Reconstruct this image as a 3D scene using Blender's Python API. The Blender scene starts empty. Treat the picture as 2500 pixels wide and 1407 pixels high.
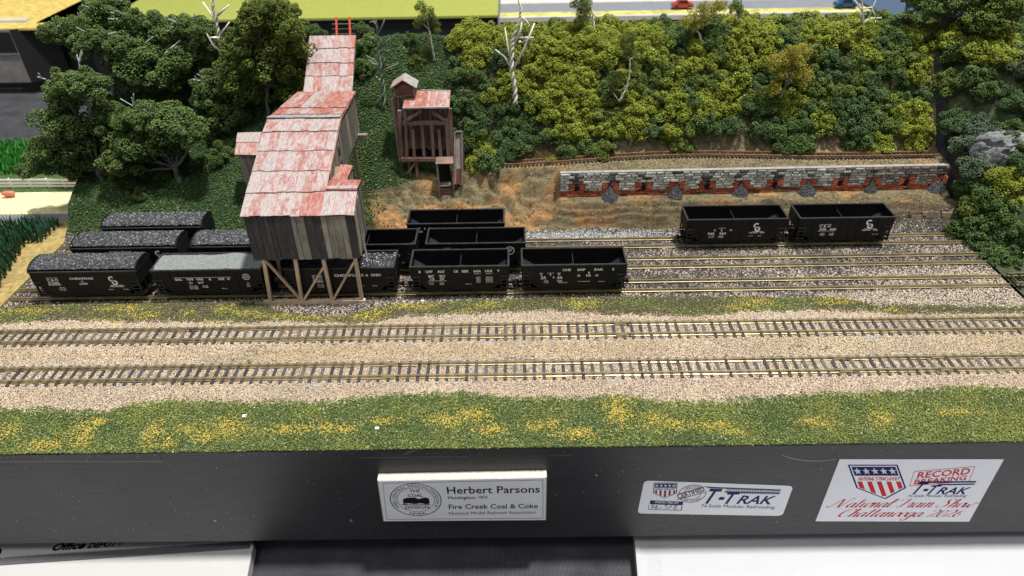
import bpy, math, random
import numpy as np
from mathutils import Vector, Matrix
random.seed(7)
RNG = np.random.default_rng(11)
SC = bpy.context.scene
COL = SC.collection

# ------------------------------------------------------------------ camera (units: centimetres of the real layout)
F_PX, PITCH, YAW, ROLL = 1689.16, math.radians(35.6426), math.radians(.43666), math.radians(-1.06292)
CAM = np.array([.5236, -22.1305, 25.1705])
_fw = np.array([-math.sin(YAW) * math.cos(PITCH), math.cos(YAW) * math.cos(PITCH), -math.sin(PITCH)])
_rt = np.array([math.cos(YAW), math.sin(YAW), 0.])
_up = np.cross(_rt, _fw)
_RX = _rt * math.cos(ROLL) + _up * math.sin(ROLL)
_RY = -_rt * math.sin(ROLL) + _up * math.cos(ROLL)
cam_data = bpy.data.cameras.new("camera")
cam_data.sensor_width = 36
cam_data.lens = 36 * F_PX / 2500
cam_data.clip_start = .5
cam_data.clip_end = 2000
cam_data.dof.use_dof = True
cam_data.dof.focus_distance = 39
cam_data.dof.aperture_fstop = .15
cam = bpy.data.objects.new("camera", cam_data)
COL.objects.link(cam)
M4 = Matrix.Identity(4)
for i in range(3):
    M4[i][0], M4[i][1], M4[i][2], M4[i][3] = _RX[i], _RY[i], -_fw[i], CAM[i]
cam.matrix_world = M4
SC.camera = cam

# ------------------------------------------------------------------ light: a hall lit by high ceiling lamps
world = bpy.data.worlds.new("World")
SC.world = world
world.use_nodes = True
bg = world.node_tree.nodes["Background"]
bg.inputs[0].default_value = (.86, .92, 1, 1)
bg.inputs[1].default_value = .25


def lamp(name, loc, target, sx, sy, power, col=(1, .97, .92)):
    d = bpy.data.lights.new(name, 'AREA')
    d.shape = 'RECTANGLE'
    d.size, d.size_y, d.energy, d.color = sx, sy, power, col
    o = bpy.data.objects.new(name, d)
    COL.objects.link(o)
    o.location = loc
    o.rotation_euler = (Vector(target) - Vector(loc)).to_track_quat('-Z', 'Y').to_euler()
    return o


lamp("ceiling_lamp_key", (64, 9, 290), (0, 12, 0), 18, 18, 1320000)
lamp("ceiling_lamp_front", (-70, -130, 330), (0, 8, 0), 90, 60, 310000)
lamp("ceiling_lamp_strip", (90, 169, 250), (90, 168, 0), 54, 6, 14000)
lamp("ceiling_lamp_strip", (167, 169, 250), (167, 168, 0), 66, 6, 14000)

SC.view_settings.view_transform = 'Standard'
SC.view_settings.look = 'None'
SC.view_settings.exposure = .15
SC.view_settings.gamma = 1


# ------------------------------------------------------------------ projecting helpers
def ray(px, py):
    return _RX * (px - 1250) / F_PX + _RY * (703.5 - py) / F_PX + _fw


def bk(px, py, ax, val):
    d = ray(px, py)
    return CAM + (val - CAM[ax]) / d[ax] * d


def hit(px, py):
    d = ray(px, py)
    t = np.arange(22., 110., .05)
    P = CAM + t[:, None] * d
    below = P[:, 2] <= H(P[:, 0], P[:, 1])
    i = int(np.argmax(below)) if below.any() else len(t) - 1
    return P[i]


# ------------------------------------------------------------------ noise
def _hash(ix, iy, seed):
    h = (ix.astype(np.int64) * 374761393 + iy.astype(np.int64) * 668265263 + seed * 974711) & 0xffffffff
    h = ((h ^ (h >> 13)) * 1274126177) & 0xffffffff
    return ((h ^ (h >> 16)) & 0xffff) / 65535.


def vn(x, y, seed=0):
    x, y = np.asarray(x, float), np.asarray(y, float)
    ix, iy = np.floor(x), np.floor(y)
    fx, fy = x - ix, y - iy
    fx, fy = fx * fx * (3 - 2 * fx), fy * fy * (3 - 2 * fy)
    a, b = _hash(ix, iy, seed), _hash(ix + 1, iy, seed)
    c, d = _hash(ix, iy + 1, seed), _hash(ix + 1, iy + 1, seed)
    return (a * (1 - fx) + b * fx) * (1 - fy) + (c * (1 - fx) + d * fx) * fy


def fbm(x, y, seed=0, oct=4):
    s, a, t = 0, 1., 0
    for k in range(oct):
        s = s + a * vn(x * 2 ** k, y * 2 ** k, seed + k * 17)
        t += a
        a *= .5
    return s / t - .5


# ------------------------------------------------------------------ terrain of the module
_base = [(-1, 0), (0, 0), (1.0, .13), (2.4, .27), (3.2, .3), (8.9, .3), (9.6, .22), (10.5, .18), (11.4, .12)]
_ST = {
    -30.8: [(18.7, .12), (19.9, 1.1), (20.9, 2.3), (23, 3.2), (26, 4.2), (30, 6.0), (33, 7)],
    -22: [(19.3, .12), (20.5, .8), (22, 1.9), (24, 3.0), (27, 5.0), (30, 7.5), (33, 8.5)],
    -15: [(19.5, .12), (21, .9), (22.3, 1.9), (24, 3.4), (27, 6.4), (30, 9.4), (33, 10.2)],
    -9.5: [(20.0, .12), (20.3, .85), (21.3, 1.1), (22.3, 1.6), (24, 3.5), (27, 7.0), (30, 10.4), (33, 10.8)],
    -5: [(19.6, .12), (20.1, .8), (21.3, 1.1), (22.3, 1.4), (23.5, 2.3), (24.6, 3.1), (25.6, 4.3), (28, 7.9), (30.3, 10.4), (33, 10.8)],
    -1: [(19.2, .12), (20.0, .6), (21.2, 1.2), (22.3, 1.9), (23.5, 2.8), (24.8, 3.2), (25.6, 4.4), (28.3, 8.6), (30, 10.2), (33, 10.5)],
    3.3: [(19.2, .12), (20.0, .5), (21.0, 1.5), (21.9, 3.0), (22.6, 3.6), (24.2, 3.9), (25, 5.2), (28.5, 9.8), (31, 10.3), (33, 10.3)],
    3.7: [(19.2, .12), (20.1, .7), (20.8, 1.85), (21.12, 2.0), (21.3, 3.65), (24.1, 3.95), (24.9, 5.3), (28.6, 10), (31, 10.4), (33, 10.4)],
    13: [(19.75, .12), (19.95, 1.0), (20.5, 1.7), (21.24, 2.0), (21.42, 3.65), (24.1, 3.95), (24.9, 5.3), (28.6, 10), (31, 10.4), (33, 10.4)],
    24: [(19.2, .12), (19.4, 1.1), (20.1, 1.75), (21.36, 2.0), (21.55, 3.6), (24.1, 3.95), (24.9, 5.3), (28.6, 10), (31, 10.4), (33, 10.4)],
    30.8: [(18.4, .12), (18.9, .9), (19.5, 1.9), (21.44, 2.0), (21.64, 3.6), (24.1, 3.95), (24.9, 5.3), (28.6, 10), (31, 10.4), (33, 10.4)],
}
_SX = np.array(sorted(_ST))


def H(x, y):
    x, y = np.atleast_1d(np.asarray(x, float)), np.atleast_1d(np.asarray(y, float))
    Z = np.stack([np.interp(y, *zip(*(_base + _ST[s]))) for s in _SX])
    k = np.clip(np.searchsorted(_SX, x) - 1, 0, len(_SX) - 2)
    t = np.clip((x - _SX[k]) / (_SX[k + 1] - _SX[k]), 0, 1)
    n = np.arange(len(x))
    z = Z[k, n] * (1 - t) + Z[k + 1, n] * t
    slope = np.clip((y - 19.2) / 1.0, 0, 1)
    low = np.clip((y - 19.3) / .4, 0, 1) * np.clip((21.0 - y) / .5, 0, 1) * np.clip((x - 2) / 2, 0, 1)
    z = z + low * (.4 * fbm(x * 2.2, y * 4, 48) + .34 * (np.abs(((z * 2.3 + 1.2 * fbm(x * .3, y * .6, 52)) % 1) - .5) * 2 - .5))
    flat = np.clip(np.exp(-((y - 23.0) / 1.2) ** 2) + 1.2 * np.exp(-((y - 21.1) / .7) ** 2), 0, 1.2) * np.clip((x - 1) / 3, 0, 1)
    z = z + slope * (1 - .8 * flat) * (.5 * fbm(x * .5, y * .5, 3) + .22 * fbm(x * 1.6, y * 1.6, 9))
    z = z + .05 * fbm(x * .9, y * .9, 5) * (1 - slope)
    bare = np.clip((y - 19.6) / .5, 0, 1) * np.clip((23.6 - y) / 1.2, 0, 1) * np.clip((x + 9.5) / 1.5, 0, 1) * np.clip((3.4 - x) / 1.5, 0, 1)
    z = z + bare * (1.0 * np.abs(fbm(x * .8 + y * .5, y * 1.5, 41)) * 2 - .4 + .42 * fbm(x * 2.6, y * 3.4, 44))
    # strata ledges in the bare cut beside the tipple
    cut = np.exp(-((x + 6.5) / 4.5) ** 2) * np.clip((y - 19.6) / .4, 0, 1) * np.clip((23.0 - y) / .8, 0, 1)
    z = z + cut * .24 * (np.abs(((z * 3.0 + 1.1 * fbm(x * .35, y * .8, 21)) % 1) - .5) * 2 - .5)
    if NGBED:
        w = np.clip(1 - (np.abs(y - np.interp(x, ngx, ngy)) - .55) / .55, 0, 1) * np.clip((x - ngx[0] + .6) / .6, 0, 1)
        z = z * (1 - w) + (np.interp(x, ngx, ngz) - .07) * w
    return z


NGBED = None
NG = [(1128, 404), (1200, 405), (1290, 402), (1380, 396), (1450, 390), (1540, 385), (1640, 380), (1720, 379), (1850, 381), (2000, 384), (2150, 383), (2322, 379)]
ngp = [hit(a, b) for a, b in NG]
ngx = np.linspace(ngp[0][0], min(30.4, ngp[-1][0]), 90)
ngy = np.interp(ngx, [p[0] for p in ngp], [p[1] for p in ngp])
ngy = np.convolve(np.pad(ngy, 6, 'edge'), np.ones(13) / 13, 'valid')
ngz = H(ngx, ngy)
ngz = np.convolve(np.pad(ngz, 6, 'edge'), np.ones(13) / 13, 'valid') + .06
NGBED = True


def H1(x, y):
    return float(H(x, y)[0])


# ------------------------------------------------------------------ mesh builder and object helpers
class MB:
    def __init__(s):
        s.v, s.f = [], []

    def add(s, vs, fs):
        n = len(s.v)
        s.v += [tuple(map(float, p)) for p in vs]
        s.f += [tuple(i + n for i in q) for q in fs]
        return s

    def box(s, x0, x1, y0, y1, z0, z1):
        return s.add([(x0, y0, z0), (x1, y0, z0), (x1, y1, z0), (x0, y1, z0), (x0, y0, z1), (x1, y0, z1), (x1, y1, z1), (x0, y1, z1)],
                     [(0, 3, 2, 1), (4, 5, 6, 7), (0, 1, 5, 4), (1, 2, 6, 5), (2, 3, 7, 6), (3, 0, 4, 7)])

    def hexa(s, bot, top):
        return s.add(list(bot) + list(top), [(3, 2, 1, 0), (4, 5, 6, 7), (0, 1, 5, 4), (1, 2, 6, 5), (2, 3, 7, 6), (3, 0, 4, 7)])

    def slab(s, a, b, c, d, t):
        """quad a,b,c,d given a thickness t along its normal (outward = (b-a)x(d-a))"""
        a, b, c, d = map(Vector, (a, b, c, d))
        n = (b - a).cross(d - a).normalized() * t
        return s.hexa((a, b, c, d), (a + n, b + n, c + n, d + n))

    def beam(s, p, q, w, h=None, side=(0, 0, 1)):
        h = h or w
        p, q = Vector(p), Vector(q)
        d = (q - p).normalized()
        u = Vector(side)
        if abs(u.dot(d)) > .95:
            u = Vector((0, 1, 0))
        x = d.cross(u).normalized() * w / 2
        y = x.cross(d).normalized() * h / 2
        return s.hexa((p - x - y, p + x - y, p + x + y, p - x + y), (q - x - y, q + x - y, q + x + y, q - x + y))

    def prism(s, pts, axis, a, b):
        """2-D polygon pts extruded along axis from a to b"""
        n = len(pts)

        def mk(u, v, w):
            return {0: (w, u, v), 1: (u, w, v), 2: (u, v, w)}[axis]
        vs = [mk(u, v, a) for u, v in pts] + [mk(u, v, b) for u, v in pts]
        fs = [tuple(range(n - 1, -1, -1)), tuple(range(n, 2 * n))] + [(i, (i + 1) % n, n + (i + 1) % n, n + i) for i in range(n)]
        return s.add(vs, fs)

    def tube(s, pts, rads, n=6, cap=True):
        pts = [Vector(p) for p in pts]
        rings = []
        for i, p in enumerate(pts):
            d = (pts[min(i + 1, len(pts) - 1)] - pts[max(i - 1, 0)]).normalized()
            u = d.cross(Vector((.31, .95, .1))).normalized()
            w = d.cross(u)
            r = rads[i] if hasattr(rads, '__len__') else rads
            rings.append([p + (u * math.cos(2 * math.pi * k / n) + w * math.sin(2 * math.pi * k / n)) * r for k in range(n)])
        vs = [q for r in rings for q in r]
        fs = [(i * n + k, i * n + (k + 1) % n, (i + 1) * n + (k + 1) % n, (i + 1) * n + k) for i in range(len(pts) - 1) for k in range(n)]
        if cap:
            fs += [tuple(range(n - 1, -1, -1)), tuple(range(len(vs) - n, len(vs)))]
        return s.add(vs, fs)

    def mesh(s, name, off=(0, 0, 0)):
        me = bpy.data.meshes.new(name)
        me.from_pydata([(p[0] - off[0], p[1] - off[1], p[2] - off[2]) for p in s.v], [], s.f)
        return me


ORG = {}


def tag(o, label=None, cat=None, group=None, kind=None):
    for k, v in (('label', label), ('category', cat), ('group', group), ('kind', kind)):
        if v:
            o[k] = v
    return o


def link(name, me, m=None, parent=None, loc=None, slot_obj=False):
    o = bpy.data.objects.new(name, me)
    COL.objects.link(o)
    if parent is not None:
        o.parent = parent
    if loc is not None:
        o.location = loc
    if m is not None:
        if slot_obj:
            o.material_slots[0].link = 'OBJECT'
            o.material_slots[0].material = m
        elif not me.materials:
            me.materials.append(m)
    return o


def thing(name, label, cat, loc, group=None):
    o = bpy.data.objects.new(name, None)
    o.empty_display_size = .5
    COL.objects.link(o)
    o.location = tuple(map(float, loc))
    ORG[o.name] = Vector(tuple(map(float, loc)))
    return tag(o, label, cat, group)


def part(name, mb, m, parent, smooth=False):
    """mb in world coordinates -> child mesh of parent"""
    off = ORG[parent.name]
    me = mb.mesh(name, off)
    if smooth:
        me.polygons.foreach_set('use_smooth', [True] * len(me.polygons))
    o = link(name, me, m, parent)
    ORG[o.name] = off
    return o


def single(name, mb, m, label, cat, base, group=None, kind=None, smooth=False):
    me = mb.mesh(name, base)
    if smooth:
        me.polygons.foreach_set('use_smooth', [True] * len(me.polygons))
    o = link(name, me, m, None, base)
    ORG[o.name] = Vector(base)
    return tag(o, label, cat, group, kind)


# ------------------------------------------------------------------ materials
def _nt(name):
    m = bpy.data.materials.new(name)
    m.use_nodes = True
    t = m.node_tree
    return m, t, t.nodes["Principled BSDF"]


def N(t, kind, **kw):
    n = t.nodes.new(kind)
    for k, v in kw.items():
        if k in n.inputs:
            n.inputs[k].default_value = v
        else:
            setattr(n, k, v)
    return n


def ramp(t, fac, stops):
    r = t.nodes.new('ShaderNodeValToRGB')
    e = r.color_ramp.elements
    while len(e) > 1:
        e.remove(e[0])
    for i, (p, c) in enumerate(stops):
        el = e[0] if i == 0 else e.new(p)
        el.position = p
        el.color = (*c, 1) if len(c) == 3 else c
    t.links.new(fac, r.inputs[0])
    return r.outputs[0]


def coords(t, scale=(1, 1, 1), rnd=True):
    tc = t.nodes.new('ShaderNodeTexCoord')
    mp = t.nodes.new('ShaderNodeMapping')
    mp.inputs['Scale'].default_value = scale
    t.links.new(tc.outputs['Object'], mp.inputs['Vector'])
    oi = t.nodes.new('ShaderNodeObjectInfo')
    if rnd:
        mu = N(t, 'ShaderNodeMath', operation='MULTIPLY')
        mu.inputs[1].default_value = 57.
        t.links.new(oi.outputs['Random'], mu.inputs[0])
        t.links.new(mu.outputs[0], mp.inputs['Location'])
    return mp.outputs[0], oi.outputs['Random']


def bump(t, b, h, dist, strength=1.):
    n = t.nodes.new('ShaderNodeBump')
    n.inputs['Distance'].default_value = dist
    n.inputs['Strength'].default_value = strength
    t.links.new(h, n.inputs['Height'])
    t.links.new(n.outputs[0], b.inputs['Normal'])


def mix(t, fac, a, b, mode='MIX'):
    n = t.nodes.new('ShaderNodeMix')
    n.data_type = 'RGBA'
    n.blend_type = mode
    for s, i in ((fac, 0), (a, 6), (b, 7)):
        if isinstance(s, (int, float)):
            n.inputs[i].default_value = s
        elif isinstance(s, tuple):
            n.inputs[i].default_value = (*s, 1)
        else:
            t.links.new(s, n.inputs[i])
    return n.outputs[2]


def plain(name, col, rough=.6, metal=0., var=.12, scale=3., bmp=.01, spec=.5, stretch=(1, 1, 1)):
    m, t, b = _nt(name)
    v, _ = coords(t, stretch)
    n = N(t, 'ShaderNodeTexNoise', Scale=scale, Detail=6., Roughness=.65)
    t.links.new(v, n.inputs['Vector'])
    lo = tuple(c * (1 - var) for c in col)
    hi = tuple(min(1, c * (1 + var)) for c in col)
    t.links.new(ramp(t, n.outputs[0], [(.3, lo), (.7, hi)]), b.inputs['Base Color'])
    b.inputs['Roughness'].default_value = rough
    b.inputs['Metallic'].default_value = metal
    b.inputs['Specular IOR Level'].default_value = spec
    if bmp:
        bump(t, b, n.outputs[0], bmp)
    return m


def wood(name, tones, rough=.75, grain=(14, 14, 1.2), bmp=.02, dark=.45, spec=.3, specks=None):
    """weathered board: per-board tone from tones, long grain along z"""
    m, t, b = _nt(name)
    v, rn = coords(t, grain)
    n = N(t, 'ShaderNodeTexNoise', Scale=1.6, Detail=7., Roughness=.7)
    t.links.new(v, n.inputs['Vector'])
    base = ramp(t, rn, [(i / len(tones), c) for i, c in enumerate(tones)])
    base.node.color_ramp.interpolation = 'CONSTANT'
    v2, _ = coords(t, (1.3, 1.3, .5))
    n2 = N(t, 'ShaderNodeTexNoise', Scale=1., Detail=3.)
    t.links.new(v2, n2.inputs['Vector'])
    g = ramp(t, n.outputs[0], [(.3, (dark,) * 3), (.62, (1.15,) * 3)])
    g2 = ramp(t, n2.outputs[0], [(.35, (.7,) * 3), (.65, (1.15,) * 3)])
    c = mix(t, 1., mix(t, 1., base, g, 'MULTIPLY'), g2, 'MULTIPLY')
    if specks:
        n3 = N(t, 'ShaderNodeTexNoise', Scale=3.2, Detail=8., Roughness=.8)
        t.links.new(v2, n3.inputs['Vector'])
        c = mix(t, ramp(t, n3.outputs[0], [(.6, (0,) * 3), (.68, (1,) * 3)]), c, specks)
    t.links.new(c, b.inputs['Base Color'])
    b.inputs['Roughness'].default_value = rough
    b.inputs['Specular IOR Level'].default_value = spec
    bump(t, b, n.outputs[0], bmp)
    return m


def tin(name, silver=.5, red=(.31, .112, .09)):
    """flaking red paint on a corrugated silver sheet: blotches, streaks down the sheet, a tone of its own per sheet"""
    m, t, b = _nt(name)
    v, rn = coords(t, (4.5, .9, .9))
    n = N(t, 'ShaderNodeTexNoise', Scale=1.3, Detail=8., Roughness=.75)
    t.links.new(v, n.inputs['Vector'])
    v2, _ = coords(t, (2.2, 1.6, 1.6))
    n2 = N(t, 'ShaderNodeTexNoise', Scale=1.1, Detail=8., Roughness=.7, Distortion=.8)
    t.links.new(v2, n2.inputs['Vector'])
    a1 = N(t, 'ShaderNodeMath', operation='MULTIPLY_ADD')
    a1.inputs[1].default_value = .5
    t.links.new(n.outputs[0], a1.inputs[0])
    a2 = N(t, 'ShaderNodeMath', operation='MULTIPLY_ADD')
    a2.inputs[1].default_value = .55
    t.links.new(n2.outputs[0], a2.inputs[0])
    t.links.new(a2.outputs[0], a1.inputs[2])
    a3 = N(t, 'ShaderNodeMath', operation='MULTIPLY_ADD')
    a3.inputs[1].default_value = .10
    a3.inputs[2].default_value = -.05 - .03 + (silver - .5) * .34
    t.links.new(rn, a3.inputs[0])
    t.links.new(a3.outputs[0], a2.inputs[2])
    pink = tuple(.5 * c + .5 * g for c, g in zip(red, (.42, .38, .37)))
    t.links.new(ramp(t, a1.outputs[0], [(.28, tuple(c * .55 for c in red)), (.40, red), (.50, pink), (.57, (.44, .40, .39)), (.62, (.21, .2, .2)), (.67, (.46, .43, .42)), (.78, (.68, .66, .65))]), b.inputs['Base Color'])
    b.inputs['Roughness'].default_value = .5
    w = N(t, 'ShaderNodeTexWave', Scale=3.4, Distortion=.6)
    w.bands_direction = 'X'
    v4, _ = coords(t, (1, 1, 1))
    t.links.new(v4, w.inputs['Vector'])
    h = N(t, 'ShaderNodeMath', operation='MULTIPLY_ADD')
    h.inputs[1].default_value = .14
    t.links.new(w.outputs[0], h.inputs[0])
    t.links.new(n2.outputs[0], h.inputs[2])
    bump(t, b, h.outputs[0], .06)
    return m


def grain_mat(name, rough=.8, spec=.3):
    m, t, b = _nt(name)
    a = t.nodes.new('ShaderNodeAttribute')
    a.attribute_type = 'INSTANCER'
    a.attribute_name = 'tint'
    t.links.new(a.outputs['Color'], b.inputs['Base Color'])
    b.inputs['Roughness'].default_value = rough
    b.inputs['Specular IOR Level'].default_value = spec
    return m


def leaf_mat(name, lo, mid, hi, rough=.6):
    m, t, b = _nt(name)
    g = t.nodes.new('ShaderNodeNewGeometry')
    v, rn = coords(t, (1, 1, 1))
    n = N(t, 'ShaderNodeTexNoise', Scale=.9, Detail=3.)
    t.links.new(v, n.inputs['Vector'])
    ad = N(t, 'ShaderNodeMath', operation='MULTIPLY_ADD')
    ad.inputs[1].default_value = .36
    t.links.new(g.outputs['Random Per Island'], ad.inputs[0])
    mu = N(t, 'ShaderNodeMath', operation='MULTIPLY')
    mu.inputs[1].default_value = .62
    t.links.new(n.outputs[0], mu.inputs[0])
    t.links.new(mu.outputs[0], ad.inputs[2])
    t.links.new(ramp(t, ad.outputs[0], [(.15, lo), (.5, mid), (.78, hi), (.81, tuple(min(1, c * 1.5 + .05) for c in hi))]), b.inputs['Base Color'])
    b.inputs['Roughness'].default_value = rough
    b.inputs['Specular IOR Level'].default_value = .3
    return m


def attr_ground(name):
    m, t, b = _nt(name)
    a = t.nodes.new('ShaderNodeAttribute')
    a.attribute_name = 'soil'
    v, _ = coords(t, (1, 1, 1), False)
    n = N(t, 'ShaderNodeTexNoise', Scale=5., Detail=8., Roughness=.75)
    t.links.new(v, n.inputs['Vector'])
    g = ramp(t, n.outputs[0], [(.3, (.55,) * 3), (.68, (1.3,) * 3)])
    t.links.new(mix(t, 1., a.outputs['Color'], g, 'MULTIPLY'), b.inputs['Base Color'])
    b.inputs['Roughness'].default_value = .95
    b.inputs['Specular IOR Level'].default_value = .15
    bump(t, b, n.outputs[0], .12)
    return m


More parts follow.
